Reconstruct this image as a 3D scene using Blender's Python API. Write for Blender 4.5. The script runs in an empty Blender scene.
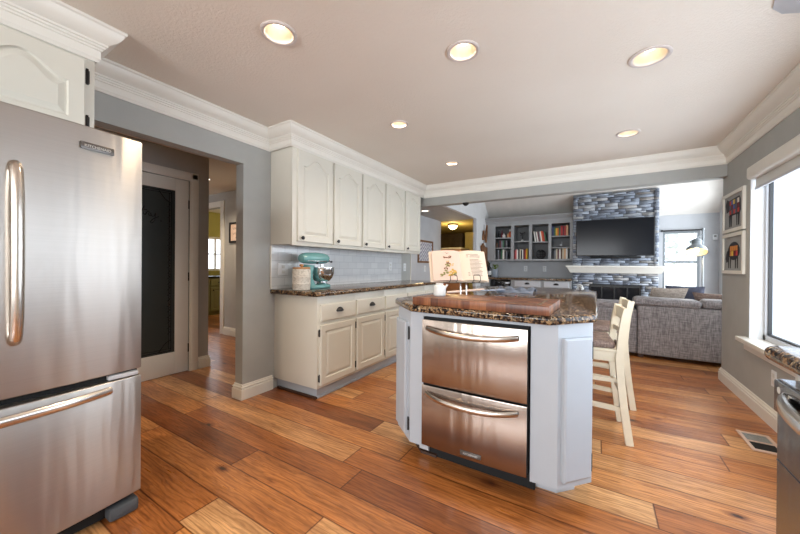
import bpy, bmesh, math, random
from mathutils import Vector, Matrix, noise
random.seed(7)
S = bpy.context.scene
COL = S.collection
PI = math.pi
# ------------------------------------------------------------------ camera
CAMH = 1.13
yaw, pit, rol = math.radians(31.28), math.radians(-.2), math.radians(-.42)
sy, cy = math.sin(yaw), math.cos(yaw)
F = Vector((-sy*math.cos(pit), cy*math.cos(pit), math.sin(pit)))
R0 = Vector((cy, sy, 0)); U0 = R0.cross(F)
Rv = R0*math.cos(rol) - U0*math.sin(rol); Uv = R0*math.sin(rol) + U0*math.cos(rol)
cd = bpy.data.cameras.new('camera'); cam = bpy.data.objects.new('camera', cd); COL.objects.link(cam)
M = Matrix.Identity(4)
for i in range(3):
    M[i][0] = Rv[i]; M[i][1] = Uv[i]; M[i][2] = -F[i]
M[2][3] = CAMH
cam.matrix_world = M
cd.sensor_width = 36; cd.lens = 36*324.2/800; cd.clip_start = .02; cd.clip_end = 300
S.camera = cam
# ------------------------------------------------------------------ world, light, exposure
W = bpy.data.worlds.new('sky'); S.world = W; W.use_nodes = True
bg = W.node_tree.nodes['Background']; bg.inputs[0].default_value = (.86, .93, 1, 1); bg.inputs[1].default_value = 2.2
S.view_settings.view_transform = 'Standard'; S.view_settings.look = 'None'
S.view_settings.exposure = 0.85; S.view_settings.gamma = 1; S.view_settings.use_curve_mapping = False

def area(name, loc, rot, sx, sz, power, col):
    l = bpy.data.lights.new(name, 'AREA'); l.shape = 'RECTANGLE'; l.size = sx; l.size_y = sz
    l.energy = power; l.color = col
    o = bpy.data.objects.new(name, l); COL.objects.link(o); o.location = loc; o.rotation_euler = rot
    return o
# daylight entering by the openings of the house (window over the sink, made-up opening behind, living room glass)
area('sink_window_daylight', (1.45, 2.1, 1.3), (0, PI/2, 0), 1.4, 3.4, 22, (.86, .93, 1))
area('back_fill_light', (-.7, -3.7, 1.6), (PI/2, 0, 0), 3.2, 1.1, 95, (.95, .97, 1))  # fill lamp added behind the camera, outside an invented opening
area('living_daylight', (1.6, 5.9, 1.4), (0, PI/2, 0), 1.6, 2.0, 19, (.84, .92, 1))

# ------------------------------------------------------------------ node helpers
def srgb(r, g, b):
    f = lambda c: (c/255/12.92) if c/255 <= .04045 else ((c/255+.055)/1.055)**2.4
    return (f(r), f(g), f(b), 1)
class NT:
    def __init__(s, name):
        s.m = bpy.data.materials.new(name); s.m.use_nodes = True
        s.t = s.m.node_tree; s.b = s.t.nodes['Principled BSDF']
    def n(s, typ, **k):
        x = s.t.nodes.new('ShaderNode'+typ)
        for a, v in k.items():
            if a.startswith('i_'):
                x.inputs[a[2:].replace('_', ' ')].default_value = v
            else: setattr(x, a, v)
        return x
    def l(s, a, b): s.t.links.new(a, b)
    def obj(s):
        if not hasattr(s, 'tc'): s.tc = s.n('TexCoord')
        return s.tc.outputs['Object']
    def mapping(s, scale, src=None, loc=(0, 0, 0), rot=(0, 0, 0)):
        m = s.n('Mapping'); m.inputs['Scale'].default_value = scale; m.inputs['Location'].default_value = loc
        m.inputs['Rotation'].default_value = rot
        s.l(src or s.obj(), m.inputs['Vector']); return m.outputs[0]
    def noise(s, vec, scale, detail=2, rough=.5):
        x = s.n('TexNoise'); x.inputs['Scale'].default_value = scale; x.inputs['Detail'].default_value = detail
        x.inputs['Roughness'].default_value = rough
        s.l(vec, x.inputs['Vector']); return x.outputs[0]
    def ramp(s, fac, stops, interp='LINEAR'):
        r = s.n('ValToRGB'); r.color_ramp.interpolation = interp
        e = r.color_ramp.elements
        while len(e) < len(stops): e.new(.5)
        for el, (p, c) in zip(e, stops): el.position = p; el.color = c
        s.l(fac, r.inputs[0]); return r.outputs[0]
    def math(s, op, a, b=None, c=None):
        x = s.n('Math', operation=op)
        for i, v in enumerate((a, b, c)):
            if v is None: continue
            if isinstance(v, (int, float)): x.inputs[i].default_value = v
            else: s.l(v, x.inputs[i])
        return x.outputs[0]
    def mix(s, fac, a, b, mode='MIX'):
        x = s.n('MixRGB', blend_type=mode)
        for i, v in enumerate((fac, a, b)):
            if isinstance(v, (int, float, tuple)): x.inputs[i].default_value = v
            else: s.l(v, x.inputs[i])
        return x.outputs[0]
    def bump(s, h, strength=.3, dist=.01):
        x = s.n('Bump'); x.inputs['Strength'].default_value = strength; x.inputs['Distance'].default_value = dist
        s.l(h, x.inputs['Height']); s.l(x.outputs[0], s.b.inputs['Normal'])
    def base(s, c):
        if isinstance(c, tuple): s.b.inputs['Base Color'].default_value = c
        else: s.l(c, s.b.inputs['Base Color'])
    def set(s, **k):
        for a, v in k.items(): 
            inp = s.b.inputs[a.replace('_', ' ')]
            if isinstance(v, (int, float, tuple)): inp.default_value = v
            else: s.l(v, inp)
MT = {}
def plain(name, c, rough=.5, metal=0, var=.04, scale=6, bump=0, bscale=200, **k):
    m = NT(name); f = m.noise(m.obj(), scale, 3)
    lo = tuple(max(0, x*(1-var)) for x in c[:3])+(1,); hi = tuple(min(1, x*(1+var)) for x in c[:3])+(1,)
    m.base(m.ramp(f, [(.3, lo), (.7, hi)])); m.set(Roughness=rough, Metallic=metal, **k)
    if bump: m.bump(m.noise(m.obj(), bscale, 2), bump, .002)
    MT[name] = m.m; return m.m
def emit(name, c, strength):
    m = NT(name); m.base(c); m.b.inputs['Emission Color'].default_value = c; m.b.inputs['Emission Strength'].default_value = strength
    MT[name] = m.m
plain('wall_grey', srgb(166, 167, 163), .75, bump=.15, bscale=120)
plain('wall_white', srgb(212, 213, 213), .75, bump=.1, bscale=120)
plain('vault_paint', srgb(226, 221, 213), .8)
plain('wall_blue', srgb(187, 189, 192), .75, bump=.1, bscale=120)
plain('hall_grey', srgb(172, 171, 168), .75)
plain('wall_yellow', srgb(186, 170, 104), .75)
plain('wall_olive', srgb(150, 140, 70), .75)
plain('trim_white', srgb(229, 226, 217), .4, var=.015)
plain('cabinet_cream', srgb(214, 211, 199), .42, var=.015)
plain('island_paint', srgb(174, 180, 187), .42, var=.02)
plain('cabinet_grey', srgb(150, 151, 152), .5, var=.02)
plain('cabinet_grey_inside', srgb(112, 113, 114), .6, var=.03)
plain('cabinet_silver', srgb(188, 190, 194), .5, var=.02)
plain('cabinet_olive', srgb(128, 124, 84), .5)
plain('black_metal', srgb(20, 19, 19), .4, var=.1)
plain('black_gloss', (.010, .010, .012, 1), .1, var=0)
plain('tv_screen', (.008, .009, .012, 1), .16, var=0)
MT['tv_screen'].node_tree.nodes['Principled BSDF'].inputs['Specular IOR Level'].default_value = .15
plain('badge_grey', srgb(96, 92, 88), .3, .6)
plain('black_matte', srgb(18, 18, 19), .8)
plain('rubber_grey', srgb(76, 80, 84), .6)
plain('chrome', (.75, .75, .75, 1), .12, 1)
plain('dark_brown', srgb(96, 80, 60), .6, var=.15)
plain('teal_enamel', srgb(112, 164, 164), .18, var=.02)
plain('ceramic_white', srgb(208, 208, 204), .3, var=.03)
plain('cork', srgb(176, 128, 82), .7, var=.15, scale=40)
plain('bulb_glass', srgb(255, 240, 215), .3)
plain('shade_grey', srgb(120, 126, 130), .45)
plain('page_cream', srgb(210, 192, 172), .7, var=.02)
plain('page_pink', srgb(206, 180, 164), .7, var=.03)
plain('ink', srgb(120, 105, 100), .8)
plain('cake_brown', srgb(105, 62, 38), .8, var=.3, scale=90)
plain('cake_gold', srgb(190, 150, 70), .8, var=.3, scale=90)
plain('cake_green', srgb(130, 125, 75), .8, var=.3, scale=90)
plain('stool_cream', srgb(224, 214, 190), .45, var=.04, scale=12)
plain('dark_wood', srgb(62, 40, 28), .5, var=.2)
plain('outlet_white', srgb(224, 227, 229), .35, var=.01)
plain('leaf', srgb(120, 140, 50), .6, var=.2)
plain('cloth_blue', srgb(140, 152, 172), .85, var=.08, scale=20)
plain('pot_grey', srgb(150, 158, 168), .4)
plain('pink_counter', srgb(196, 150, 128), .6)
plain('mat_grey', srgb(150, 152, 150), .8)
plain('frame_white', srgb(222, 220, 210), .5)
plain('paper_warm', srgb(214, 190, 175), .8)
plain('frame_wood', srgb(120, 84, 52), .6, var=.2)
plain('pillow_dark', srgb(72, 76, 92), .9, var=.2, scale=40)
plain('lamp_inside', srgb(245, 235, 205), .5)
for i, c in enumerate([(190, 60, 50), (70, 95, 160), (225, 215, 200), (120, 30, 45), (205, 130, 50), (35, 35, 40), (60, 105, 80), (235, 235, 235), (215, 180, 60), (90, 90, 100), (150, 120, 100)]):
    plain('print_%d' % i, srgb(*c), .6)
emit('lamp_glow', (1, .88, .72, 1), 2.2)
emit('warm_glow', (1, .8, .45, 1), 4)
plain('can_reflector', (.74, .64, .52, 1), .4, .3)
plain('can_ring', srgb(205, 196, 190), .45)
emit('led_blue', (.5, .7, 1, 1), 1)

def m_ceiling():
    m = NT('ceiling_plaster'); f = m.noise(m.obj(), 75, 4, .6)
    m.base(m.ramp(m.noise(m.obj(), 1.2, 2), [(.3, srgb(228, 220, 208)), (.7, srgb(234, 227, 216))]))
    m.set(Roughness=.85); m.bump(m.ramp(f, [(.42, (0, 0, 0, 1)), (.6, (1, 1, 1, 1))]), .3, .003); MT['ceiling'] = m.m
m_ceiling()
def m_floor():
    m = NT('plank_floor'); o = m.obj(); sx = m.n('SeparateXYZ'); m.l(o, sx.inputs[0])
    pw = .178
    v = m.math('DIVIDE', sx.outputs[1], pw); row = m.math('FLOOR', v); fv = m.math('FRACT', v)
    rn = m.n('TexWhiteNoise', noise_dimensions='1D'); m.l(row, rn.inputs['W'])
    off = m.math('MULTIPLY', rn.outputs['Value'], 1.9)
    u = m.math('DIVIDE', m.math('ADD', sx.outputs[0], off), 1.55); colm = m.math('FLOOR', u); fu = m.math('FRACT', u)
    cb = m.n('CombineXYZ'); m.l(row, cb.inputs[0]); m.l(colm, cb.inputs[1])
    w2 = m.n('TexWhiteNoise', noise_dimensions='2D'); m.l(cb.outputs[0], w2.inputs['Vector'])
    tone = m.ramp(w2.outputs['Value'], [(0, srgb(146, 84, 40)), (.3, srgb(184, 114, 58)), (.65, srgb(208, 140, 78)), (1, srgb(230, 178, 122))])
    # grain: coordinates shifted per plank
    sh = m.n('VectorMath', operation='SCALE'); m.l(w2.outputs['Color'], sh.inputs[0]); sh.inputs['Scale'].default_value = 30
    ad = m.n('VectorMath', operation='ADD'); m.l(o, ad.inputs[0]); m.l(sh.outputs[0], ad.inputs[1])
    wv = m.n('TexWave', wave_type='BANDS', bands_direction='Y'); wv.inputs['Scale'].default_value = 7
    wv.inputs['Distortion'].default_value = 14; wv.inputs['Detail'].default_value = 3; wv.inputs['Detail Scale'].default_value = 1.4
    m.l(m.mapping((.35, 2.0, 1), ad.outputs[0]), wv.inputs['Vector'])
    g1 = m.noise(m.mapping((3, 60, 1), ad.outputs[0]), 1.5, 5, .65)
    g2 = m.noise(m.mapping((1.2, 9, 1), ad.outputs[0]), 1.3, 4, .6)
    gr = m.ramp(g1, [(.34, (.66, .58, .5, 1)), (.58, (1.0, 1, 1, 1))])
    c = m.mix(1, tone, gr, 'MULTIPLY')
    c = m.mix(.6, c, m.ramp(wv.outputs[0], [(.0, (.55, .46, .38, 1)), (.45, (1, 1, 1, 1))]), 'MULTIPLY')
    c = m.mix(.8, c, m.ramp(g2, [(.34, (.6, .52, .45, 1)), (.55, (1, 1, 1, 1)), (.78, (1.3, 1.26, 1.2, 1))]), 'MULTIPLY')
    vo = m.n('TexVoronoi', feature='F1'); vo.inputs['Scale'].default_value = 1
    m.l(m.mapping((1.9, 3.8, 1), ad.outputs[0]), vo.inputs['Vector'])
    d = m.math('ADD', vo.outputs['Distance'], m.math('MULTIPLY', m.noise(ad.outputs[0], 40, 3), .06))
    kn = m.ramp(d, [(.06, (.07, .04, .03, 1)), (.085, (.5, .38, .3, 1)), (.16, (1, 1, 1, 1))])
    c = m.mix(1, c, kn, 'MULTIPLY')
    # cracks
    e1 = m.math('MINIMUM', fv, m.math('SUBTRACT', 1, fv)); e2 = m.math('MULTIPLY', m.math('MINIMUM', fu, m.math('SUBTRACT', 1, fu)), 8)
    e = m.math('MINIMUM', e1, e2); gap = m.ramp(e, [(.0, (.16, .1, .07, 1)), (.012, (.5, .4, .3, 1)), (.028, (1, 1, 1, 1))])
    c = m.mix(1, c, gap, 'MULTIPLY')
    m.base(c)
    m.set(Roughness=m.ramp(g1, [(.3, (.38, .38, .38, 1)), (.7, (.26, .26, .26, 1))]), Coat_Weight=.35, Coat_Roughness=.22)
    b1 = m.mix(.5, gap, g1, 'MULTIPLY'); m.bump(b1, .25, .003); MT['floor'] = m.m
m_floor()
def m_granite():
    m = NT('granite'); o = m.obj()
    vo = m.n('TexVoronoi'); vo.inputs['Scale'].default_value = 95; m.l(o, vo.inputs['Vector'])
    sp = m.n('SeparateColor'); m.l(vo.outputs['Color'], sp.inputs[0])
    n1 = m.noise(o, 55, 4, .7)
    f = m.math('ADD', m.math('MULTIPLY', sp.outputs[0], .55), m.math('MULTIPLY', n1, .5))
    m.base(m.ramp(f, [(.2, srgb(12, 9, 8)), (.42, srgb(34, 24, 20)), (.52, srgb(96, 70, 50)), (.64, srgb(156, 126, 92)), (.72, srgb(40, 32, 28)), (.86, srgb(206, 184, 150))]))
    m.set(Roughness=.09, Specular_IOR_Level=.3); MT['granite'] = m.m
m_granite()
def m_steel(name, c, r, vertical=True, tan=None, an=.85):
    m = NT(name); o = m.obj()
    n = m.noise(m.mapping((400, 400, 2) if not vertical else (2, 2, 500), o), 1, 2)
    big = m.noise(m.mapping((9, 9, .9), o), 1, 2)
    m.base(m.ramp(n, [(.3, tuple(x*.95 for x in c[:3])+(1,)), (.7, c)])); m.set(Metallic=1.0, Roughness=r)
    h = m.math('ADD', m.math('MULTIPLY', n, .02), big)
    m.bump(h, .55, .014)
    if tan:
        cb = m.n('CombineXYZ'); cb.inputs[0].default_value, cb.inputs[1].default_value, cb.inputs[2].default_value = tan
        m.l(cb.outputs[0], m.b.inputs['Tangent']); m.b.inputs['Anisotropic'].default_value = an
    MT[name] = m.m
m_steel('steel', (.45, .42, .385, 1), .32, tan=(0, 0, 1))
m_steel('steel_island', (.36, .30, .26, 1), .2, tan=(0, 0, 1), an=.3)
m_steel('steel_dark', (.26, .28, .32, 1), .22)
plain('steel_handle', (.66, .62, .57, 1), .26, 1, var=.02)
def m_tile():
    m = NT('subway_tile'); o = m.obj(); sx = m.n('SeparateXYZ'); m.l(o, sx.inputs[0])
    cb = m.n('CombineXYZ'); m.l(sx.outputs[1], cb.inputs[0]); m.l(sx.outputs[2], cb.inputs[1])
    b = m.n('TexBrick'); b.offset = .5
    for k, v in (('Scale', 1), ('Mortar Size', .0022), ('Mortar Smooth', .3), ('Brick Width', .152), ('Row Height', .078)): b.inputs[k].default_value = v
    b.inputs['Color1'].default_value = srgb(206, 208, 210); b.inputs['Color2'].default_value = srgb(216, 218, 219); b.inputs['Mortar'].default_value = srgb(184, 187, 190)
    m.l(cb.outputs[0], b.inputs['Vector']); m.base(b.outputs['Color']); m.set(Roughness=.1)
    h = m.math('ADD', m.math('MULTIPLY', b.outputs['Fac'], -.6), m.math('MULTIPLY', m.noise(o, 14, 2), .5))
    m.bump(h, .35, .006); MT['tile'] = m.m
m_tile()
def m_stone():
    m = NT('stacked_stone'); a = m.n('Attribute', attribute_name='tone')
    r = m.ramp(a.outputs['Fac'], [(0, srgb(112, 118, 130)), (.3, srgb(138, 146, 158)), (.6, srgb(160, 168, 180)), (.85, srgb(176, 178, 180)), (1, srgb(156, 152, 148))])
    n = m.noise(m.obj(), 110, 3, .6)
    m.base(m.mix(1, r, m.ramp(n, [(.3, (.86, .86, .88, 1)), (.7, (1.06, 1.06, 1.06, 1))]), 'MULTIPLY')); m.set(Roughness=.85); m.bump(n, .3, .006); MT['stone'] = m.m
m_stone()
def m_fabric(name, c1, c2, s=160):
    m = NT(name); o = m.obj()
    a = m.noise(m.mapping((1, 1, .12), o), s, 2); b = m.noise(m.mapping((.1, .1, 1), o), s, 2)
    f = m.math('MULTIPLY', m.math('ADD', a, b), .5)
    m.base(m.ramp(f, [(.38, c1), (.62, c2)])); m.set(Roughness=.95); m.bump(f, .5, .004); MT[name] = m.m
m_fabric('sofa_fabric', srgb(112, 109, 112), srgb(166, 162, 163), 110)
m_fabric('cushion_fabric', srgb(112, 94, 86), srgb(162, 142, 132))
m_fabric('pillow_tan', srgb(130, 118, 110), srgb(175, 164, 152))
def m_board():
    m = NT('butcher_block'); o = m.obj(); sx = m.n('SeparateXYZ'); m.l(o, sx.inputs[0])
    st = m.math('FLOOR', m.math('DIVIDE', sx.outputs[1], .027)); st2 = m.math('FLOOR', m.math('DIVIDE', m.math('ADD', sx.outputs[0], m.math('MULTIPLY', st, .137)), .045))
    cb = m.n('CombineXYZ'); m.l(st, cb.inputs[0]); m.l(st2, cb.inputs[1])
    w = m.n('TexWhiteNoise', noise_dimensions='2D'); m.l(cb.outputs[0], w.inputs['Vector'])
    c = m.ramp(w.outputs['Value'], [(0, srgb(70, 36, 20)), (.5, srgb(112, 64, 38)), (1, srgb(158, 104, 66))])
    g = m.noise(m.mapping((60, 60, 6), o), 1.4, 4)
    m.base(m.mix(1, c, m.ramp(g, [(.3, (.6, .55, .5, 1)), (.65, (1.1, 1.1, 1.1, 1))]), 'MULTIPLY')); m.set(Roughness=.35); MT['board'] = m.m
m_board()
def m_glass(name, tint, fr=.05):
    m = NT(name); t = m.t; tr = m.n('BsdfTransparent'); gl = m.n('BsdfGlossy'); tr.inputs[0].default_value = tint
    gl.inputs['Roughness'].default_value = fr; mx = m.n('MixShader'); mx.inputs[0].default_value = .06
    m.l(tr.outputs[0], mx.inputs[1]); m.l(gl.outputs[0], mx.inputs[2])
    m.l(mx.outputs[0], t.nodes['Material Output'].inputs[0]); MT[name] = m.m
m_glass('glass', (.95, .97, 1, 1), .02)
plain('pantry_glass', srgb(48, 52, 50), .28, var=.12, scale=3)
def m_driftwood():
    m = NT('driftwood'); n = m.noise(m.mapping((3, 3, .7), m.obj()), 7, 5, .7)
    m.base(m.ramp(n, [(.3, srgb(52, 34, 22)), (.5, srgb(118, 76, 44)), (.7, srgb(160, 120, 84))])); m.set(Roughness=.7); m.bump(n, .8, .02); MT['driftwood'] = m.m
m_driftwood()
def m_speckle():
    m = NT('stoneware'); n = m.noise(m.mapping((1, 1, 1.6), m.obj()), 55, 3)
    m.base(m.ramp(n, [(.36, srgb(176, 168, 156)), (.5, srgb(205, 199, 187))])); m.set(Roughness=.6); MT['stoneware'] = m.m
m_speckle()
def m_geo():
    m = NT('geometric_print'); o = m.obj(); sx = m.n('SeparateXYZ'); m.l(o, sx.inputs[0])
    a = m.math('PINGPONG', m.math('MULTIPLY', sx.outputs[1], 1), .09)
    z = m.math('ADD', m.math('MULTIPLY', sx.outputs[2], 1), a)
    s_ = m.math('PINGPONG', z, .035)
    m.base(m.ramp(m.math('MULTIPLY', s_, 28), [(.4, srgb(96, 98, 122)), (.55, srgb(226, 226, 230))])); m.set(Roughness=.6); MT['geo_print'] = m.m
m_geo()
def m_bleached_foliage():
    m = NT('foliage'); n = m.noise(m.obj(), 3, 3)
    m.base(m.ramp(n, [(.3, srgb(190, 198, 188)), (.7, srgb(235, 238, 235))])); m.set(Roughness=.8); MT['foliage'] = m.m  # leaf colour bleached so the trees look overexposed
m_bleached_foliage()
plain('bleached_bark', srgb(205, 200, 196), .9); plain('mortar', srgb(64, 68, 78), .9); plain('ground', srgb(190, 188, 176), .9)  # bark whitened to imitate overexposed daylight

# ------------------------------------------------------------------ mesh helpers
class B:
    def __init__(s): s.bm = bmesh.new(); s.tone = None
    def _x(s, verts, mat): 
        if mat is not None: bmesh.ops.transform(s.bm, matrix=mat, verts=verts)
    def box(s, x0, y0, z0, x1, y1, z1, bev=0, mat=None, seg=2):
        r = bmesh.ops.create_cube(s.bm, size=1); v = r['verts']
        for p in v:
            p.co = Vector(((x0+x1)/2 + p.co.x*(x1-x0), (y0+y1)/2 + p.co.y*(y1-y0), (z0+z1)/2 + p.co.z*(z1-z0)))
        if bev > 0:
            bev = min(bev, .49*min(abs(x1-x0), abs(y1-y0), abs(z1-z0)))
            ed = list({e for p in v for e in p.link_edges})
            r2 = bmesh.ops.bevel(s.bm, geom=ed, offset=bev, segments=seg, affect='EDGES', profile=.5)
            v = list({p for f in r2['faces'] for p in f.verts} | {p for p in v if p.is_valid})
        s._x(v, mat); return s
    def prism(s, pts, z0, z1, bev=0, mat=None, seg=3):
        vb = [s.bm.verts.new((x, y, z0)) for x, y in pts]; vt = [s.bm.verts.new((x, y, z1)) for x, y in pts]
        n = len(pts); fs = [s.bm.faces.new(vb[::-1]), s.bm.faces.new(vt)]
        for i in range(n): fs.append(s.bm.faces.new((vb[i], vb[(i+1) % n], vt[(i+1) % n], vt[i])))
        bmesh.ops.recalc_face_normals(s.bm, faces=fs)
        v = vb+vt
        if bev > 0:
            ed = [e for e in set(fs[0].edges) | set(fs[1].edges)]
            r2 = bmesh.ops.bevel(s.bm, geom=ed, offset=bev, segments=seg, affect='EDGES', profile=.5)
            v = list({p for f in r2['faces'] for p in f.verts} | {p for p in v if p.is_valid})
        s._x(v, mat); return s
    def lathe(s, prof, loc=(0, 0, 0), n=32, axis='Z', mat=None, cap=True):
        rings = []; L = Vector(loc)
        for r, z in prof:
            ring = []
            for i in range(n):
                a = 2*PI*i/n; c = (r*math.cos(a), r*math.sin(a), z)
                if axis == 'X': c = (c[2], c[0], c[1])
                if axis == 'Y': c = (c[0], c[2], c[1])
                ring.append(s.bm.verts.new(Vector(c)+L))
            rings.append(ring)
        fs = []
        for a, b in zip(rings, rings[1:]):
            for i in range(n): fs.append(s.bm.faces.new((a[i], a[(i+1) % n], b[(i+1) % n], b[i])))
        if cap:
            for ring, (r, z) in ((rings[0], prof[0]), (rings[-1], prof[-1])):
                if r > 1e-5: fs.append(s.bm.faces.new(ring))
        v = [p for r_ in rings for p in r_]
        bmesh.ops.remove_doubles(s.bm, verts=v, dist=1e-6)
        v = [p for p in v if p.is_valid]
        bmesh.ops.recalc_face_normals(s.bm, faces=[f for f in fs if f.is_valid])
        s._x(v, mat); return s
    def tube(s, pts, r, n=10, rz=None, mat=None):
        pts = [Vector(p) for p in pts]; rings = []
        rs = r if isinstance(r, (list, tuple)) else [r]*len(pts)
        up = Vector((0, 0, 1)); prev = None
        for i, p in enumerate(pts):
            t = (pts[min(i+1, len(pts)-1)] - pts[max(i-1, 0)]).normalized()
            if prev is None:
                a = t.cross(up) if abs(t.dot(up)) < .95 else t.cross(Vector((1, 0, 0)))
            else: a = prev - t*prev.dot(t)
            a.normalize(); prev = a; b = t.cross(a)
            k = rz[i] if isinstance(rz, (list, tuple)) else (rz or 1)
            rings.append([s.bm.verts.new(p + a*math.cos(2*PI*j/n)*rs[i] + b*math.sin(2*PI*j/n)*rs[i]*k) for j in range(n)])
        fs = []
        for a, b in zip(rings, rings[1:]):
            for j in range(n): fs.append(s.bm.faces.new((a[j], a[(j+1) % n], b[(j+1) % n], b[j])))
        fs += [s.bm.faces.new(rings[0][::-1]), s.bm.faces.new(rings[-1])]
        bmesh.ops.recalc_face_normals(s.bm, faces=fs)
        s._x([q for g in rings for q in g], mat); return s
    def bar(s, pts, w, t, wdir=(0, 1, 0), mat=None):
        # rectangular section swept along pts; wdir is the width direction
        W_ = Vector(wdir).normalized(); rings = []
        pts = [Vector(p) for p in pts]
        for i, p in enumerate(pts):
            d = (pts[min(i+1, len(pts)-1)] - pts[max(i-1, 0)]).normalized(); n_ = d.cross(W_).normalized()
            tt = t[i] if isinstance(t, (list, tuple)) else t
            rings.append([s.bm.verts.new(p + W_*a*w/2 + n_*b*tt/2) for a, b in ((-1, -1), (1, -1), (1, 1), (-1, 1))])
        fs = []
        for a, b in zip(rings, rings[1:]):
            for j in range(4): fs.append(s.bm.faces.new((a[j], a[(j+1) % 4], b[(j+1) % 4], b[j])))
        fs += [s.bm.faces.new(rings[0][::-1]), s.bm.faces.new(rings[-1])]
        bmesh.ops.recalc_face_normals(s.bm, faces=fs)
        s._x([q for g in rings for q in g], mat); return s
    def sweep(s, path, prof, zt, side=1):
        # mitred moulding: path of (x, y), profile of (out, dz)
        n = len(path); rings = []
        P = [Vector(p) for p in path]
        for i in range(n):
            ds = []
            if i > 0: ds.append((P[i]-P[i-1]).normalized())
            if i < n-1: ds.append((P[i+1]-P[i]).normalized())
            ns = [Vector((d.y, -d.x))*side for d in ds]
            m = sum(ns, Vector((0, 0))); m = m.normalized(); m = m/max(.3, m.dot(ns[0]))
            rings.append([s.bm.verts.new((P[i].x+m.x*o, P[i].y+m.y*o, zt+dz)) for o, dz in prof])
        fs = []; k = len(prof)
        for a, b in zip(rings, rings[1:]):
            for j in range(k): fs.append(s.bm.faces.new((a[j], a[(j+1) % k], b[(j+1) % k], b[j])))
        fs += [s.bm.faces.new(rings[0]), s.bm.faces.new(rings[-1][::-1])]
        bmesh.ops.recalc_face_normals(s.bm, faces=fs); return s
    def loops(s, lps, fmap, cap0=False, cap1=True):
        rr = [[s.bm.verts.new(fmap(*p)) for p in lp] for lp in lps]; fs = []; n = len(lps[0])
        for a, b in zip(rr, rr[1:]):
            for i in range(n):
                vs = [a[i], a[(i+1) % n], b[(i+1) % n], b[i]]
                fs.append(s.bm.faces.new(vs))
        if cap1: fs.append(s.bm.faces.new(rr[-1]))
        if cap0: fs.append(s.bm.faces.new(rr[0][::-1]))
        bmesh.ops.recalc_face_normals(s.bm, faces=fs); return s
    def quad(s, *p):
        s.bm.faces.new([s.bm.verts.new(q) for q in p]); return s
    def sphere(s, c, r, sub=3, sc=(1, 1, 1), mat=None):
        q = bmesh.ops.create_icosphere(s.bm, subdivisions=sub, radius=r)['verts']
        for p in q: p.co = Vector((p.co.x*sc[0]+c[0], p.co.y*sc[1]+c[1], p.co.z*sc[2]+c[2]))
        s._x(q, mat); return s
def frame_of(o):
    while o.parent: o = o.parent
    return Matrix.Translation(o.location) @ o.rotation_euler.to_matrix().to_4x4()
def obj(name, b, mat, parent=None, smooth=35, label=None, kind=None, local=False, mod=None):
    me = bpy.data.meshes.new(name)
    if parent and not local: bmesh.ops.transform(b.bm, matrix=frame_of(parent).inverted(), verts=b.bm.verts)
    for f in b.bm.faces: f.smooth = True
    if smooth and (name in ('door', 'drawer', 'corner_door') or name.startswith('baseboard') or name == 'trim_2'): smooth = 14
    b.bm.to_mesh(me); b.bm.free()
    me.materials.append(MT[mat] if isinstance(mat, str) else mat)
    if smooth: me.set_sharp_from_angle(angle=math.radians(smooth))
    o = bpy.data.objects.new(name, me); COL.objects.link(o)
    if parent: o.parent = parent
    if label: o['label'] = label
    if kind: o['kind'] = kind
    return o
def thing(name, label, cat, loc, rz=0, group=None):
    o = bpy.data.objects.new(name, None); COL.objects.link(o); o.location = loc; o.rotation_euler = (0, 0, rz)
    o.empty_display_size = .05
    o['label'] = label; o['category'] = cat
    if group: o['group'] = group
    return o
def tag(o, label, cat, group=None, kind=None):
    o['label'] = label; o['category'] = cat
    if group: o['group'] = group
    if kind: o['kind'] = kind
    return o
def single(name, b, mat, label, cat, loc, group=None, smooth=35):
    # a thing that is one mesh, origin at its base
    bmesh.ops.translate(b.bm, vec=-Vector(loc), verts=b.bm.verts)
    o = obj(name, b, mat, None, smooth); o.location = loc
    return tag(o, label, cat, group)
def struct(name, b, mat, parent=None, smooth=35):
    return obj(name, b, mat, parent, smooth, kind='structure')
def dup(root, loc, rz=None, label=None, group=None):
    r = root.copy(); COL.objects.link(r); r.location = loc
    if rz is not None: r.rotation_euler = (0, 0, rz)
    if label: r['label'] = label
    if group: r['group'] = group
    for ch in list(root.children):
        c = ch.copy(); COL.objects.link(c); c.parent = r
        for g in ch.children:
            d = g.copy(); COL.objects.link(d); d.parent = c
    return r
def smoothpath(pts, n=6):
    P = [Vector(p) for p in pts]; out = []
    for i in range(len(P)-1):
        p0 = P[max(i-1, 0)]; p1 = P[i]; p2 = P[i+1]; p3 = P[min(i+2, len(P)-1)]
        for k in range(n):
            t = k/n
            out.append(.5*((2*p1)+(-p0+p2)*t+(2*p0-5*p1+4*p2-p3)*t*t+(-p0+3*p1-3*p2+p3)*t**3))
    out.append(P[-1]); return out
def text_bm(txt, size, fmap, depth=.0006):
    cu = bpy.data.curves.new('t', 'FONT'); cu.body = txt; cu.size = size; cu.extrude = depth; cu.align_x = 'CENTER'; cu.resolution_u = 2
    to = bpy.data.objects.new('t', cu); me = bpy.data.meshes.new_from_object(to)
    b = B(); b.bm.from_mesh(me)
    for v in b.bm.verts: v.co = fmap(v.co.x, v.co.y, v.co.z)
    bpy.data.objects.remove(to); bpy.data.curves.remove(cu); bpy.data.meshes.remove(me)
    return b

C = 2.316       # kitchen ceiling
XL, XR, YH = -2.53, 1.085, 4.37
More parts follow.
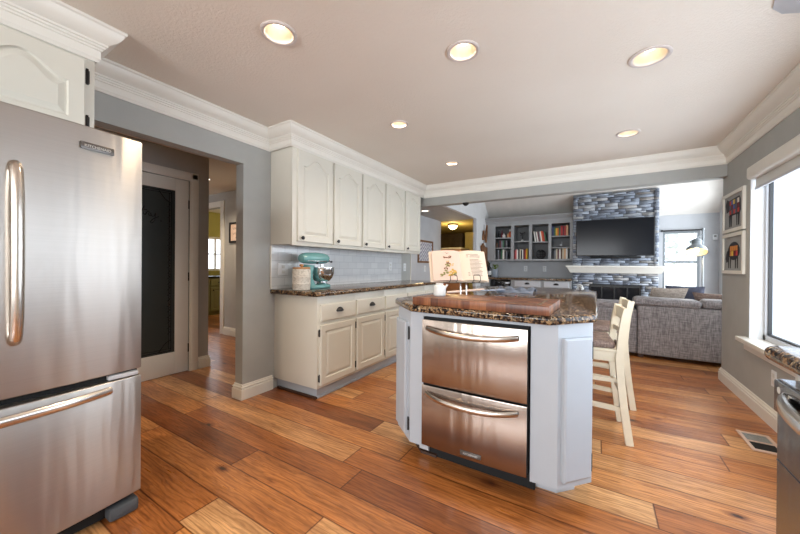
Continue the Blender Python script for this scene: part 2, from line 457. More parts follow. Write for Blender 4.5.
# ================================================================== SETTING
struct('floor', B().box(-9.5, -3.6, -.1, 1.22, 4.45, 0), 'floor')
struct('floor', B().box(-9.5, 4.45, -.1, 1.82, 9.6, 0), 'floor')
CANS = [(-1.40, 1.094, .09), (-.64, 1.705, .09), (.244, 2.279, .10), (-1.424, 2.311, .075), (.224, 3.485, .09), (-1.433, 3.492, .075)]
def holed_slab(name, x0, y0, x1, y1, z0, z1, holes, mat):
    o = struct(name, B().box(x0, y0, z0, x1, y1, z1), mat, smooth=0)
    cb = B()
    for x, y, r_ in holes: cb.lathe([(0, z0-.05), (r_*.80, z0-.05), (r_*.80, z1+.05), (0, z1+.05)], (x, y, 0), 40)
    me = bpy.data.meshes.new('c'); cb.bm.to_mesh(me); c = bpy.data.objects.new('c', me); COL.objects.link(c)
    md = o.modifiers.new('b', 'BOOLEAN'); md.operation = 'DIFFERENCE'; md.object = c; md.solver = 'EXACT'
    dg = bpy.context.evaluated_depsgraph_get(); dg.update()
    nm = bpy.data.meshes.new_from_object(o.evaluated_get(dg)); o.modifiers.clear(); o.data = nm
    for p in nm.polygons: p.use_smooth = False
    bpy.data.objects.remove(c); bpy.data.meshes.remove(me)
    return o
holed_slab('ceiling', -2.63, -3.6, 1.2, 4.55, C, C+.1, CANS, 'ceiling')
# left kitchen wall with the opening to the hall
b = B(); b.box(XL-.1, -3.6, 0, XL, .675, C); b.box(XL-.1, .675, 1.976, XL, 1.635, C); b.box(XL-.1, 1.635, 0, XL, 4.49, C)
struct('wall_left', b, 'wall_grey')
# right wall with window opening (y 1.45..3.82, z .545..1.975)
WY0, WY1, WZ0, WZ1 = .35, 3.82, .545, 1.975
b = B(); b.box(XR, -3.6, 0, XR+.14, WY0, C); b.box(XR, WY0, 0, XR+.14, WY1, WZ0); b.box(XR, WY0, WZ1, XR+.14, WY1, C); b.box(XR, WY1, 0, XR+.14, 4.5, C)
struct('wall_right', b, 'wall_grey')
# wall behind the photographer with wide opening invented to admit fill light
b = B(); b.box(-2.63, -3.6, 0, -2.3, -3.5, C); b.box(.9, -3.6, 0, 1.2, -3.5, C); b.box(-2.3, -3.6, 2.15, .9, -3.5, C); b.box(-2.3, -3.6, 0, .9, -3.5, 1.02)
struct('wall_back', b, 'wall_grey')
# header beam between kitchen and living room
struct('trim_1', B().box(XL, YH, 2.03, XR, 4.5, C, .004), 'wall_grey')
# crown moulding
cr = [(0, 0), (.10, 0), (.10, -.012), (.092, -.018), (.088, -.03), (.078, -.046), (.062, -.062), (.046, -.072), (.040, -.076), (.040, -.086), (.033, -.088), (.031, -.096), (.024, -.100), (.024, -.108), (.018, -.112), (.018, -.150), (.012, -.158), (.008, -.166), (0, -.166)]
struct('trim_2', B().sweep([(-2.18, -3.4), (-2.18, .60), (XL, .60), (XL, 1.89), (-2.243, 1.89), (-2.243, YH), (XR, YH), (XR, -3.4)], cr, C-.0005), 'trim_white', smooth=25)
# baseboards
bbp = [(0, 0), (.019, 0), (.019, .084), (.012, .087), (.011, .095), (.017, .099), (.017, .104), (.007, .111), (.007, .120), (.003, .126), (0, .126)]
struct('baseboard_right', B().sweep([(1.23, 4.5), (XR, 4.5), (XR, 1.37)], bbp, 0, 1), 'trim_white', smooth=25)
struct('baseboard_left', B().sweep([(XL-.1, 1.86), (XL-.1, 1.635), (XL, 1.635), (XL, 1.925)], bbp, 0, -1*-1), 'trim_white', smooth=25)
# hall: pantry wall, end wall, ceiling
b = B(); b.box(-3.79, -2, 0, -3.69, .98, C); b.box(-3.79, .98, 2.02, -3.69, 1.775, C); b.box(-3.79, 1.775, 0, -3.69, 1.974, C); b.box(-5.5, 1.874, 0, -3.79, 1.974, C)
struct('wall_hall', b, 'hall_grey')
b = B(); b.box(-5.26, 3.02, 0, -2.63, 3.12, C); b.box(-7.2, 3.02, 2.08, -5.26, 3.12, C); b.box(-8.6, 3.02, 0, -6.15, 3.12, C)
struct('wall_hall_end', b, 'hall_grey')
struct('ceiling', B().box(-8.6, -2, C-.01, -2.63, 3.12, C+.09), 'ceiling')
struct('wall_hall_near', B().box(-6, -2.1, 0, -2.63, -2, C), 'hall_grey')
struct('wall_hall_far', B().box(-8.7, -2, 0, -8.6, 3.02, C), 'hall_grey')
struct('baseboard_hall', B().sweep([(-3.69, 1.865), (-3.69, 1.974), (-4.6, 1.974)], bbp, 0, 1), 'trim_white', smooth=25)
struct('baseboard_hall_end', B().sweep([(-2.64, 3.02), (-5.17, 3.02)], bbp, 0, -1), 'trim_white', smooth=25)
# door casings
cas = lambda x, y0, y1, zt, w=.085: B().box(x, y1, 0, x+.018, y1+w, zt+w, .004).box(x, y0-w, 0, x+.018, y0, zt+w, .004).box(x, y0, zt, x+.018, y1, zt+w, .004)
b = cas(-3.69, .98, 1.775, 2.012); b.box(-3.672, 1.79, 0, -3.664, 1.845, 2.09, .003); b.box(-3.672, .98, 2.03, -3.664, 1.845, 2.085, .003)
struct('trim_3', b, 'trim_white')
b = B(); b.box(-5.27, 3.002, 0, -5.17, 3.02, 2.17, .003).box(-6.2, 3.002, 2.075, -5.27, 3.02, 2.17, .003).box(-5.285, 3.02, 0, -5.262, 3.12, 2.08)
struct('trim_4', b, 'trim_white')
# ---- utility room beyond the hall
b = B(); b.box(-8.1, 3.12, 0, -8.0, 3.6, 2.4); b.box(-8.1, 5.3, 0, -8.0, 6, 2.4); b.box(-8.1, 3.6, 0, -8.0, 5.3, .98); b.box(-8.1, 3.6, 1.8, -8.0, 5.3, 2.4)
struct('wall_utility', b, 'wall_olive')
struct('wall_utility_end', B().box(-8.1, 6, 0, -5.2, 6.1, 2.4), 'wall_olive')
struct('wall_utility_right', B().box(-5.25, 3.12, 0, -5.15, 6, 2.4), 'wall_olive')
struct('ceiling', B().box(-8.1, 3.12, 2.4, -5.15, 6.1, 2.5), 'ceiling')
w = struct('window_3', B().box(-8.06, 3.6, .98, -8.0, 3.65, 1.8).box(-8.06, 5.25, .98, -8.0, 5.3, 1.8).box(-8.06, 3.65, .98, -8.0, 5.25, 1.03).box(-8.06, 3.65, 1.75, -8.0, 5.25, 1.8).box(-8.06, 4.43, 1.03, -8.01, 4.47, 1.75).box(-8.06, 3.65, 1.37, -8.01, 5.25, 1.4), 'trim_white')
obj('window_pane', B().box(-8.05, 3.65, 1.03, -8.045, 5.25, 1.75), 'glass', w)
b = B()
for i in range(12): b.box(-7.985, 3.65, 1.45+i*.032, -7.955, 5.25, 1.453+i*.032, 0, None)
single('window_blind', b, 'page_cream', 'pale slatted blind half lowered in the window seen through the hall doorway', 'blind', (-7.97, 4.45, 1.45))

# ---- living room shell
struct('wall_far', B().box(-2.03, 7.3, 0, .94, 7.4, 2.9).box(.94, 7.3, 0, .99, 7.4, 2.9).box(.99, 7.3, 0, 1.48, 7.4, .58).box(.99, 7.3, 1.77, 1.48, 7.4, 2.9).box(1.48, 7.3, 0, 1.72, 7.4, 2.9), 'wall_blue')
b = B()
b.box(1.72, 4.5, 0, 1.82, 4.9, 3.6); b.box(1.72, 6.9, 0, 1.82, 7.3, 3.6); b.box(1.72, 4.9, 0, 1.82, 6.9, .5); b.box(1.72, 4.9, 2.2, 1.82, 6.9, 3.6)
struct('wall_living_right', b, 'wall_white')
b = B(); b.box(-2.09, 4.51, 2.07, -2.03, 6.22, 4.2); b.box(-2.09, 6.22, 0, -2.03, 7.4, 4.2)
struct('wall_living_left', b, 'wall_white')
struct('trim_5', B().box(-2.092, 6.205, 0, -2.026, 6.235, 2.069, .003), 'wall_blue')
# wall above the beam on the living side, and short return wall
b = B(); b.box(-2.63, 4.38, C, 1.82, 4.5, 4.2); b.box(XR+.14, 4.4, 0, 1.82, 4.5, C)
struct('wall_living_near', b, 'wall_white')
# vaulted ceiling
k = .75
b = B(); z0 = 2.05; y1 = 4.38; z1 = z0+k*(7.3-y1)
b.bm.free(); b.bm = bmesh.new()
vs = [b.bm.verts.new(p) for p in ((-2.13, 7.4, z0-.1*k), (1.82, 7.4, z0-.1*k), (1.82, y1, z1), (-2.13, y1, z1), (-2.13, 7.4, z0+.1), (1.82, 7.4, z0+.1), (1.82, y1, z1+.1), (-2.13, y1, z1+.1))]
for q in ((0, 1, 2, 3), (7, 6, 5, 4), (0, 4, 5, 1), (1, 5, 6, 2), (2, 6, 7, 3), (3, 7, 4, 0)): b.bm.faces.new([vs[i] for i in q])
struct('ceiling_living', b, 'vault_paint')
# soffit area left of the living room: low ceiling, picture wall
struct('ceiling_dining', B().box(-3.0, 4.4, 2.07, -2.09, 6.25, 2.17).box(-2.63, 4.4, 2.17, -2.13, 4.6, 2.3), 'hall_grey')
struct('wall_dining', B().box(-2.9, 4.3, 0, -2.8, 6.25, 2.07).box(-2.8, 4.3, 0, -2.63, 4.4, 2.07), 'wall_blue')
# kitchenette beyond, yellow walls; lamp's yellow tint put into the ceiling colour
struct('ceiling_kitchenette', B().box(-4.6, 6.25, 2.13, -2.091, 9.6, 2.2).box(-2.9, 6.25, 2.07, -2.091, 6.33, 2.13), 'wall_yellow')
struct('wall_kitchenette', B().box(-4.6, 9.5, 0, -2.03, 9.6, 2.2).box(-4.6, 6.25, 0, -4.5, 9.5, 2.2).box(-2.13, 7.4, 0, -2.03, 9.5, 2.2).box(-4.6, 6.25, 0, -2.9, 6.33, 2.2), 'wall_yellow')

# ---- kitchen window
w = struct('window_1', B().box(1.165, WY0, WZ0, 1.21, WY0+.045, WZ1).box(1.165, WY1-.05, WZ0, 1.21, WY1, WZ1).box(1.165, WY0, WZ0, 1.21, WY1, WZ0+.045).box(1.165, WY0, WZ1-.05, 1.21, WY1, WZ1).box(1.165, 2.6, WZ0, 1.21, 2.65, WZ1).box(1.165, 1.4, WZ0, 1.21, 1.45, WZ1), 'cabinet_silver')
obj('painted_lit_reveal', B().box(XR+.002, WY1-.012, .552, 1.166, WY1+.001, WZ1-.001).box(XR+.002, WY0-.001, .552, 1.166, WY0+.012, WZ1-.001), 'outlet_white', w)  # added white faces imitate window light on the reveals
obj('window_sash', B().box(1.178, WY1-.065, WZ0+.045, 1.2, WY1-.05, WZ1-.05).box(1.178, WY0+.045, WZ0+.045, 1.2, WY1-.05, WZ0+.06), 'black_metal', w)
obj('window_pane', B().box(1.19, WY0+.04, WZ0+.04, 1.194, WY1-.045, WZ1-.045), 'glass', w)
obj('window_sill', B().box(XR-.065, WY0-.06, .515, 1.166, WY1+.07, .552, .006).box(XR-.022, WY0-.03, .45, XR, WY1+.03, .515, .006), 'trim_white', w)
t = thing('roller_shade', 'cream roller shade rolled up at the top of the bright window', 'blind', (1.125, 2.65, 1.965))
obj('cassette', B().box(1.055, .37, 1.862, 1.14, 3.812, 1.968, .022, seg=3), 'trim_white', t)
obj('hem_bar', B().box(1.10, .38, 1.775, 1.118, 3.79, 1.795, .004), 'cabinet_silver', t)
obj('shade_cloth', B().box(1.107, .38, 1.795, 1.111, 3.79, 1.88), 'ceramic_white', t)
# far living window
w = struct('window_2', B().box(.99, 7.30, .58, 1.02, 7.36, 1.77).box(1.45, 7.30, .58, 1.48, 7.36, 1.77).box(1.02, 7.30, .58, 1.45, 7.36, .62).box(1.02, 7.30, 1.73, 1.45, 7.36, 1.77).box(1.02, 7.30, 1.215, 1.45, 7.35, 1.25), 'shade_grey')
obj('window_pane', B().box(1.02, 7.33, .62, 1.45, 7.334, 1.73), 'glass', w)
single('curtain_rod', B().tube([(.975, 7.26, 1.775), (1.50, 7.26, 1.775)], .012).sphere((.972, 7.26, 1.775), .02, 2).sphere((1.503, 7.26, 1.775), .02, 2).box(.985, 7.26, 1.768, .995, 7.3, 1.782).box(1.48, 7.26, 1.768, 1.49, 7.3, 1.782), 'black_metal', 'thin dark curtain rod along the top of the far living room window', 'curtain rod', (1.24, 7.26, 1.76))

# ---- outside
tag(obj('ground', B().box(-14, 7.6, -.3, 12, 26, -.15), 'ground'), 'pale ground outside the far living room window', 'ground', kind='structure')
def tree(x, y, h, r, label):
    t = thing('tree', label, 'tree', (x, y, -.15), 0, 'trees outside the far window')
    b = B(); b.tube([(x, y, -.15), (x+.1, y, h*.4), (x-.05, y, h*.75)], [.14, .1, .05])
    for k_ in range(5):
        a = k_*1.3; b.tube([(x+.05, y, h*(.35+.07*k_)), (x+math.cos(a)*r*.7, y+math.sin(a)*r*.7, h*(.6+.07*k_))], [.05, .02], 6)
    obj('trunk', b, 'bleached_bark', t)
    b = B()
    for k_ in range(500):
        v = Vector((random.gauss(0, .45)*r, random.gauss(0, .45)*r, h*.62+random.gauss(0, .2)*h))
        s = random.uniform(.05, .12); n = Vector((random.uniform(-1, 1), random.uniform(-1, 1), random.uniform(-1, 1))).normalized()
        q = n.orthogonal().normalized(); p = n.cross(q)
        c0 = Vector((x, y, -.15))+v
        b.quad(c0-q*s-p*s*.6, c0+q*s-p*s*.6, c0+q*s+p*s*.6, c0-q*s+p*s*.6)
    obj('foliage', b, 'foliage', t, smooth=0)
tree(2.1, 13.0, 3.8, 1.3, 'tree painted pale for overexposure outside the far window, left of the pair')
tree(6.2, 17.0, 4.2, 1.5, 'tree painted pale for overexposure outside the far window, right of the pair')

# ================================================================== CABINETRY HELPERS
def rect_loop(x0, z0, x1, z1, N=24):
    # bottom-left, bottom-right, then top sampled from right to left
    pts = [(x0, z0), (x1, z0)]
    for i in range(N+1): pts.append((x1+(x0-x1)*i/N, z1))
    return pts
def arch_loop(x0, z0, x1, z1, H, N=24):
    pts = [(x0, z0), (x1, z0)]
    for i in range(N+1):
        s = 1-2*i/N; x = (x0+x1)/2 + s*(x1-x0)/2
        a = abs(s); bmp = 0 if a > .86 else (.5+.5*math.cos(PI*a/.86))**.8
        pts.append((x, z1-H+H*bmp))
    return pts
def panel_door(b, fmap, x0, z0, x1, z1, H=0, fr=.055, T=.02):
    """door slab with raised panel; fmap(u, w, d) -> world, d outwards"""
    A = lambda i, h: arch_loop(x0+i, z0+i, x1-i, z1-i, h) if H else rect_loop(x0+i, z0+i, x1-i, z1-i)
    R = lambda i: rect_loop(x0+i, z0+i, x1-i, z1-i)
    L = [[(u, w, 0) for u, w in R(0)], [(u, w, T-.004) for u, w in R(0)], [(u, w, T) for u, w in R(.005)],
         [(u, w, T) for u, w in A(fr, H)], [(u, w, T-.010) for u, w in A(fr+.006, H)], [(u, w, T-.010) for u, w in A(fr+.012, H)],
         [(u, w, T-.001) for u, w in A(fr+.036, H)]]
    b.loops(L, fmap, cap0=True); return b
def slab(b, fmap, x0, z0, x1, z1, T=.02):
    L = [[(u, w, d) for u, w in rect_loop(x0+i, z0+i, x1-i, z1-i, 1)] for i, d in ((0, 0), (0, T-.006), (.006, T-.002), (.010, T))]
    b.loops(L, fmap, cap0=True); return b
def mapX(x, s=1): return lambda u, w, d: Vector((x+s*d, u, w))
def mapY(y, s=-1): return lambda u, w, d: Vector((u, y+s*d, w))
def mapD(p0, p1):
    p0 = Vector((p0[0], p0[1], 0)); p1 = Vector((p1[0], p1[1], 0)); t = (p1-p0).normalized(); n = Vector((t.y, -t.x, 0))
    return lambda u, w, d: p0+t*u+n*d+Vector((0, 0, w))
def knob(parent, loc, axis=(1, 0, 0), mat='black_metal', r=.017):
    ax = Vector(axis); q = Vector((0, 0, 1)).rotation_difference(ax).to_matrix().to_4x4(); q.translation = Vector(loc)
    return obj('knob', B().lathe([(.006, 0), (.006, .010), (r*.7, .012), (r, .018), (r*.9, .024), (r*.4, .028), (0, .029)], n=16, mat=q), mat, parent)
def cup_pull(parent, fmap, u, w):
    b = B(); n = 10
    rows = []
    for j in range(6):
        ph = j/5*PI/2
        rows.append([b.bm.verts.new(fmap(u+.042*math.cos(PI*i/n)*(1 if j else 1)*math.cos(ph*.0), w+.032*math.sin(PI*i/n)*math.cos(ph), .024*math.sin(ph)*math.sin(PI*i/n)**.5+.001)) for i in range(n+1)])
    for a, c in zip(rows, rows[1:]):
        for i in range(n):
            try: b.bm.faces.new((a[i], a[i+1], c[i+1], c[i]))
            except ValueError: pass
    # rim
    pts = [fmap(u+.042*math.cos(PI*i/n), w+.032*math.sin(PI*i/n), .002) for i in range(n+1)]
    b.tube(pts, .004, 6); b.tube([fmap(u-.042, w, .004), fmap(u, w, .026), fmap(u+.042, w, .004)], .003, 6)
    return obj('cup_pull', b, 'black_metal', parent)
def hinge(parent, fmap, u, w, h=.065):
    b = B(); L = [[(a, c, d) for a, c in rect_loop(u-.010+i, w-h/2+i, u+.010-i, w+h/2-i, 1)] for i, d in ((0, 0), (0, .002), (.002, .004))]
    b.loops(L, fmap, cap0=True); b.tube([fmap(u, w-h/2-.006, .004), fmap(u, w+h/2+.006, .004)], .006, 8)
    return obj('hinge', b, 'black_metal', parent)

# ================================================================== UPPER CABINETS (five door units)
ub = [1.90, 2.396, 2.856, 3.32, 3.79, 4.25]
UX, UZ = -2.243, 1.315
ulab = ['cream upper cabinet with arched panel door, nearest the hall and above the mixer', 'second cream upper cabinet with arched door, counted from the hall opening',
        'middle cream upper cabinet of the five above the tiled backsplash', 'fourth cream upper cabinet with arched door, one before the ceiling beam', 'narrow looking cream upper cabinet at the beam end of the row']
for i in range(5):
    y0, y1 = ub[i], ub[i+1]
    t = thing('upper_cabinet', ulab[i], 'cabinet', (XL, (y0+y1)/2, UZ), 0, 'upper cabinets over the backsplash')
    obj('body', B().box(XL+.001, y0+.0005, UZ, UX-.02, y1-.0005, C-.001).box(UX-.02, y0+.0005, UZ-.012, UX, y1-.0005, C-.001, .002), 'cabinet_cream', t)
    d0, d1 = y0+(.05 if i == 0 else .012), y1-.016
    fm = mapX(UX)
    dr = obj('door', panel_door(B(), fm, d0, UZ+.022, d1, 2.145, H=.075, fr=.058), 'cabinet_cream', t)
    knob(dr, (UX+.02, d0+.04, UZ+.055))
    for z in (1.41, 2.07): hinge(dr, fm, d1+.006, z)

# ================================================================== BASE CABINETS
BX, BY0 = -1.985, 1.945
ud = [BY0, 2.44, 2.94, 3.43, 3.91, 4.40]
blab = ['cream base cabinet unit nearest the hall opening, one drawer over one door', 'second cream base cabinet from the hall, beside the end unit', 'middle cream base cabinet, left of the island edge', 'cream base cabinet partly hidden behind the island, fourth of the row', 'last cream base cabinet at the far end of the row, mostly behind the cookbook']
for i in range(5):
    y0, y1 = ud[i], ud[i+1]
    t = thing('base_cabinet', blab[i], 'cabinet', (XL, (y0+y1)/2, 0), 0, 'base cabinets under the wall counter')
    obj('body', B().box(XL+.001, y0+.0005, .095, BX, y1-.0005, .869, .002), 'cabinet_cream', t)
    obj('toe_kick', B().box(XL+.02 if i else XL+.001, y0+(.035 if i == 0 else .0005), 0.004, BX-.035, y1-.0005, .095).box(BX-.036, y0+(.03 if i == 0 else .0005), .0005, BX-.022, y1-.0005, .02, .004), 'island_paint', t)
    if i == 0: obj('side_moulding', B().box(XL+.03, y0+.012, .0005, BX-.022, y0+.033, .02, .004), 'dark_wood', t)
    fm = mapX(BX)
    a, e = y0+(.03 if i == 0 else .014), y1-.014
    dr = obj('drawer', slab(B(), fm, a, .655, e, .80), 'cabinet_cream', t); cup_pull(dr, mapX(BX+.02), (a+e)/2, .725)
    dr = obj('door', panel_door(B(), fm, a, .12, e, .625, 0, .052), 'cabinet_cream', t)
    hs = (a-.006,) if i == 0 else (a-.004,)
    for h_ in hs + ((e+.004,) if i == 0 else ()):
        for z in (.18, .56): hinge(dr, fm, h_, z, .05)
# counter
t = thing('countertop', 'speckled brown granite countertop on the cream wall cabinets', 'countertop', (XL, 3.1, .87))
obj('slab', B().prism([(XL+.001, 1.90), (-1.95, 1.90), (-1.945, 1.905), (-1.945, 4.42), (XL+.001, 4.42)], .87, .91, .012), 'granite', t)
struct('wall_backsplash', B().box(XL+.0005, 1.905, .9105, XL+.010, 4.19, UZ-.001), 'tile')
struct('trim_6', B().box(XL+.0005, 1.893, .9105, XL+.016, 1.905, UZ-.012, .003).box(XL+.0005, 4.478, .03, XL+.012, 4.488, UZ+.7), 'trim_white')
def plate(name, fm, u, w, label, wd=.072, ht=.116, sw=False, gr=None):
    t = thing(name, label, 'outlet', fm(u, w-ht/2, 0), 0, gr)
    b = B(); b.loops([[(a, c, d) for a, c in rect_loop(u-wd/2+i, w-ht/2+i, u+wd/2-i, w+ht/2-i, 1)] for i, d in ((0, .0005), (0, .004), (.004, .007))], fm, cap0=True)
    obj('plate', b, 'outlet_white', t)
    b = B()
    for k_ in ((0,) if sw else (-1, 1)):
        hh = .034 if sw else .014
        b.loops([[(a, c, d) for a, c in rect_loop(u-.016+i, w+k_*.024-hh+i, u+.016-i, w+k_*.024+hh-i, 1)] for i, d in ((0, .006), (0, .009), (.003, .010))], fm)
    obj('rocker' if sw else 'socket', b, 'ceramic_white', t)
    return t
plate('wall_outlet', mapX(XL+.010), 2.03, 1.09, 'white double outlet on the tiled backsplash left of the canister', .115)
plate('wall_outlet', mapX(XL+.010), 3.88, 1.12, 'white outlet on the tiled backsplash near its far end')
plate('wall_outlet', mapX(XL), 4.30, 1.11, 'white outlet on the narrow grey wall just past the tiles')
plate('wall_outlet', mapX(XR, -1), 3.35, .345, 'white outlet low on the right wall under the window sill')
plate('light_switch', mapX(-2.8), 5.52, 1.08, 'grey white switch plate below the patterned picture', sw=True)
plate('wall_outlet', mapY(7.3), -1.30, 1.09, 'white outlet left of the two under the grey bookcase')
plate('wall_outlet', mapY(7.3), -.93, 1.09, 'white outlet right of the two under the grey bookcase')

# ---- canister
cx_, cy_ = -2.235, 2.0
t = thing('canister', 'speckled cream stoneware canister with a wooden lid on the counter', 'canister', (cx_, cy_, .91))
obj('jar', B().lathe([(0, .911), (.070, .911), (.075, .916), (.077, .96), (.079, .965), (.077, .97), (.078, 1.02), (.080, 1.024), (.078, 1.028), (.078, 1.085), (.074, 1.096), (0, 1.096)], (cx_, cy_, 0), 40), 'stoneware', t)
ld = obj('lid', B().lathe([(0, 1.096), (.072, 1.096), (.076, 1.099), (.076, 1.108), (.072, 1.112), (0, 1.112)], (cx_, cy_, 0), 40), 'cork', t)
obj('lid_knob', B().lathe([(0, 1.112), (.010, 1.112), (.009, 1.118), (.018, 1.124), (.019, 1.132), (.012, 1.138), (0, 1.139)], (cx_, cy_, 0), 24), 'cork', ld)
# ---- stand mixer, head pointing to +y
mx, my = -2.31, 2.24
t = thing('stand_mixer', 'teal stand mixer with a shiny steel bowl on the wall counter', 'mixer', (mx, my, .91))
T_ = 'teal_enamel'
bp = []
for i in range(28):
    a = 2*PI*i/28; bp.append((mx+.105*math.copysign(abs(math.cos(a))**.7, math.cos(a))*(.85 if math.sin(a) > 0 else 1), my+.165*math.copysign(abs(math.sin(a))**.75, math.sin(a))))
obj('base', B().prism(bp, .911, .945, .012), T_, t)
obj('column', B().tube([(mx, my-.095, .935), (mx, my-.105, 1.0), (mx, my-.10, 1.06), (mx, my-.09, 1.13)], [.068, .05, .046, .055], 20, 1.15), T_, t)
hd = []
hp = [(-.19, .02), (-.18, .04), (-.15, .052), (-.10, .058), (0, .060), (.08, .057), (.13, .050), (.152, .038), (.16, .018)]
obj('head', B().tube([(mx, my+y, 1.192+.006*math.sin((y+.2)*8)) for y, r in hp], [r for y, r in hp], 24, .92), T_, t)
obj('trim_band', B().box(mx-.0605, my-.15, 1.166, mx+.0605, my+.09, 1.174, .003), 'chrome', t)
obj('attachment_hub', B().lathe([(0, .0), (.022, .0), (.022, .018), (.017, .022), (0, .022)], (mx, my+.158, 1.185), 20, 'Y'), 'chrome', t)
obj('speed_knob', B().lathe([(.005, 0), (.005, .012), (.011, .014), (.011, .022), (0, .024)], (mx+.06, my-.05, 1.15), 12, 'X'), 'black_metal', t)
obj('speed_knob', B().lathe([(.005, 0), (.005, .012), (.010, .014), (.010, .022), (0, .024)], (mx+.06, my+.135, 1.165), 12, 'X'), 'black_metal', t)
obj('beater_shaft', B().tube([(mx, my+.085, 1.14), (mx, my+.085, 1.07)], .016, 12).tube([(mx, my+.085, 1.07), (mx, my+.085, .98)], .008, 8), 'chrome', t)
bw = obj('bowl', B().lathe([(0, .952), (.045, .952), (.05, .957), (.044, .966), (.078, .982), (.104, 1.012), (.117, 1.05), (.120, 1.105), (.124, 1.107), (.124, 1.111), (.117, 1.11), (.113, 1.05), (.10, 1.012), (.06, .985), (0, .975)], (mx, my+.085, 0), 40, cap=False), 'chrome', t)
obj('bowl_handle', B().tube(smoothpath([(mx+.075, my+.0, 1.08), (mx+.105, my-.05, 1.07), (mx+.105, my-.055, 1.02), (mx+.07, my+.0, 1.0)]), .006, 8), 'chrome', bw)
obj('bowl_plate', B().lathe([(0, .944), (.06, .944), (.062, .95), (0, .953)], (mx, my+.085, 0), 28), T_, t)

# ================================================================== ISLAND
t = thing('kitchen_island', 'pale painted kitchen island with angled corner panels', 'island', (-.5, 2.6, 0))
IY = 1.655
pl = 'island_paint'
b = B()
b.prism([(-.93, IY), (-.845, IY), (-.845, IY+.03), (-.92, IY+.03), (-1.05, 1.80), (-1.05, 2.2), (-1.10, 2.2), (-1.10, 1.80)], .10, .869)
b.prism([(-.268, IY), (-.15, IY), (-.015, 1.805), (-.015, 1.99), (-.40, 1.99), (-.40, 3.60), (-1.10, 3.60), (-1.10, 2.2), (-1.05, 2.2), (-.268, 2.2)], .10, .869)
b.box(-.845, IY, .845, -.268, IY+.03, .869)
obj('carcass', b, pl, t)
fm = mapD((-.15, IY), (-.015, 1.805))
L = math.hypot(.135, .15)
dr = obj('corner_door', slab(B(), fm, .022, .135, L-.018, .80, .022), pl, t)
fm2 = mapD((-.15+.0, IY-.0), (-.015, 1.805))
for z in (.20, .735): hinge(dr, fm, L-.008, z, .07)
fm = mapD((-1.10, 1.80), (-.93, IY))
dr = obj('corner_door', slab(B(), fm, .014, .135, .19, .80, .022), pl, t)
hinge(dr, fm, .205, .2); hinge(dr, fm, .205, .735)
b = B()
b.prism([(-.88, 1.775), (-.85, 1.775), (-.85, 3.4), (-1.03, 3.4), (-1.03, 1.93)], .001, .10)
b.prism([(-.26, 1.79), (-.165, 1.79), (-.09, 1.87), (-.09, 1.95), (-.42, 1.95), (-.42, 3.5), (-.84, 3.5), (-.84, 2.2), (-.26, 2.2)], .001, .10)
obj('toe_kick', b, pl, t)
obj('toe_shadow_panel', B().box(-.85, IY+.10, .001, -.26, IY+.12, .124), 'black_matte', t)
obj('toe_vent', B().box(-.91, IY+.085, .03, -.85, IY+.10, .10), 'cabinet_silver', t)
obj('toe_vent', B().box(-.255, IY+.115, .03, -.19, IY+.134, .095), 'cabinet_silver', t)
obj('toe_moulding', B().sweep([(-1.05, 1.90), (-.895, 1.755), (-.80, 1.755)], [(0, 0), (.014, 0), (.012, .014), (0, .018)], .001, 1), 'dark_wood', t)
# island counter
cp = [(-.905, 1.60), (-.18, 1.562), (-.165, 1.568), (-.002, 1.765), (.004, 1.785), (.002, 3.50), (-.012, 3.525), (-.19, 3.72), (-.21, 3.73), (-.95, 3.73), (-1.165, 3.5), (-1.175, 1.90), (-1.165, 1.86)]
single('island_countertop', B().prism(cp, .87, .91, .014, seg=4), 'granite', 'large dark brown granite countertop with clipped corners on the island', 'countertop', (-.58, 2.6, .87))
# warming / dishwasher drawers
t = thing('drawer_dishwasher', 'stainless double drawer dishwasher built into the island front', 'dishwasher', (-.556, IY, .12))
X0, X1 = -.842, -.272
obj('housing', B().box(X0+.004, IY-.012, .125, X1-.004, 2.10, .842), 'black_matte', t)
def bowed(b, x0, x1, z0, z1, yf, bow=.006, th=.03, n=12):
    # gently bowed steel front facing -y
    lo = []
    for i in range(n+1):
        s = i/n*2-1; lo.append((x0+(x1-x0)*i/n, yf-bow*(1-s*s)))
    pts = lo+[(x1, yf+th), (x0, yf+th)]
    b.prism(pts, z0, z1, .004, seg=2); return b
def arc_handle(name, parent, p0, p1, out, drop=0, r=.011, mat='steel_handle', bow=.06, k=1.5):
    p0, p1, out = Vector(p0), Vector(p1), Vector(out); pts = []
    n = 20
    for i in range(n+1):
        s = i/n; q = p0.lerp(p1, s); e = 1-(2*s-1)**4; e2 = 1-(2*s-1)**2
        pts.append(q+out*(.006+bow*(.45*e+.55*e2))+Vector((0, 0, -drop*e2)))
    return obj(name, B().tube([p0]+pts+[p1], [r*.9]+[r]*(n+1)+[r*.9], 14, k), mat, parent)
for nm, z0, z1, hz in (('upper', .477, .832, .787), ('lower', .128, .466, .425)):
    dr = obj('drawer_front', bowed(B(), X0+.006, X1-.006, z0, z1, IY-.033), 'steel_island', t)
    arc_handle('handle', dr, (X0+.04, IY-.036, hz), (X1-.05, IY-.036, hz), (0, -1, 0), .014, .010, bow=.055)
    if nm == 'lower':
        bd = obj('badge', B().box(-.605, IY-.0425, .148, -.495, IY-.037, .170, .001), 'badge_grey', dr)
        obj('badge_lettering', text_bm('KITCHENAID', .013, lambda x, y, z: Vector((-.55+x, IY-.0430-z, .1545+y))), 'ceramic_white', bd)
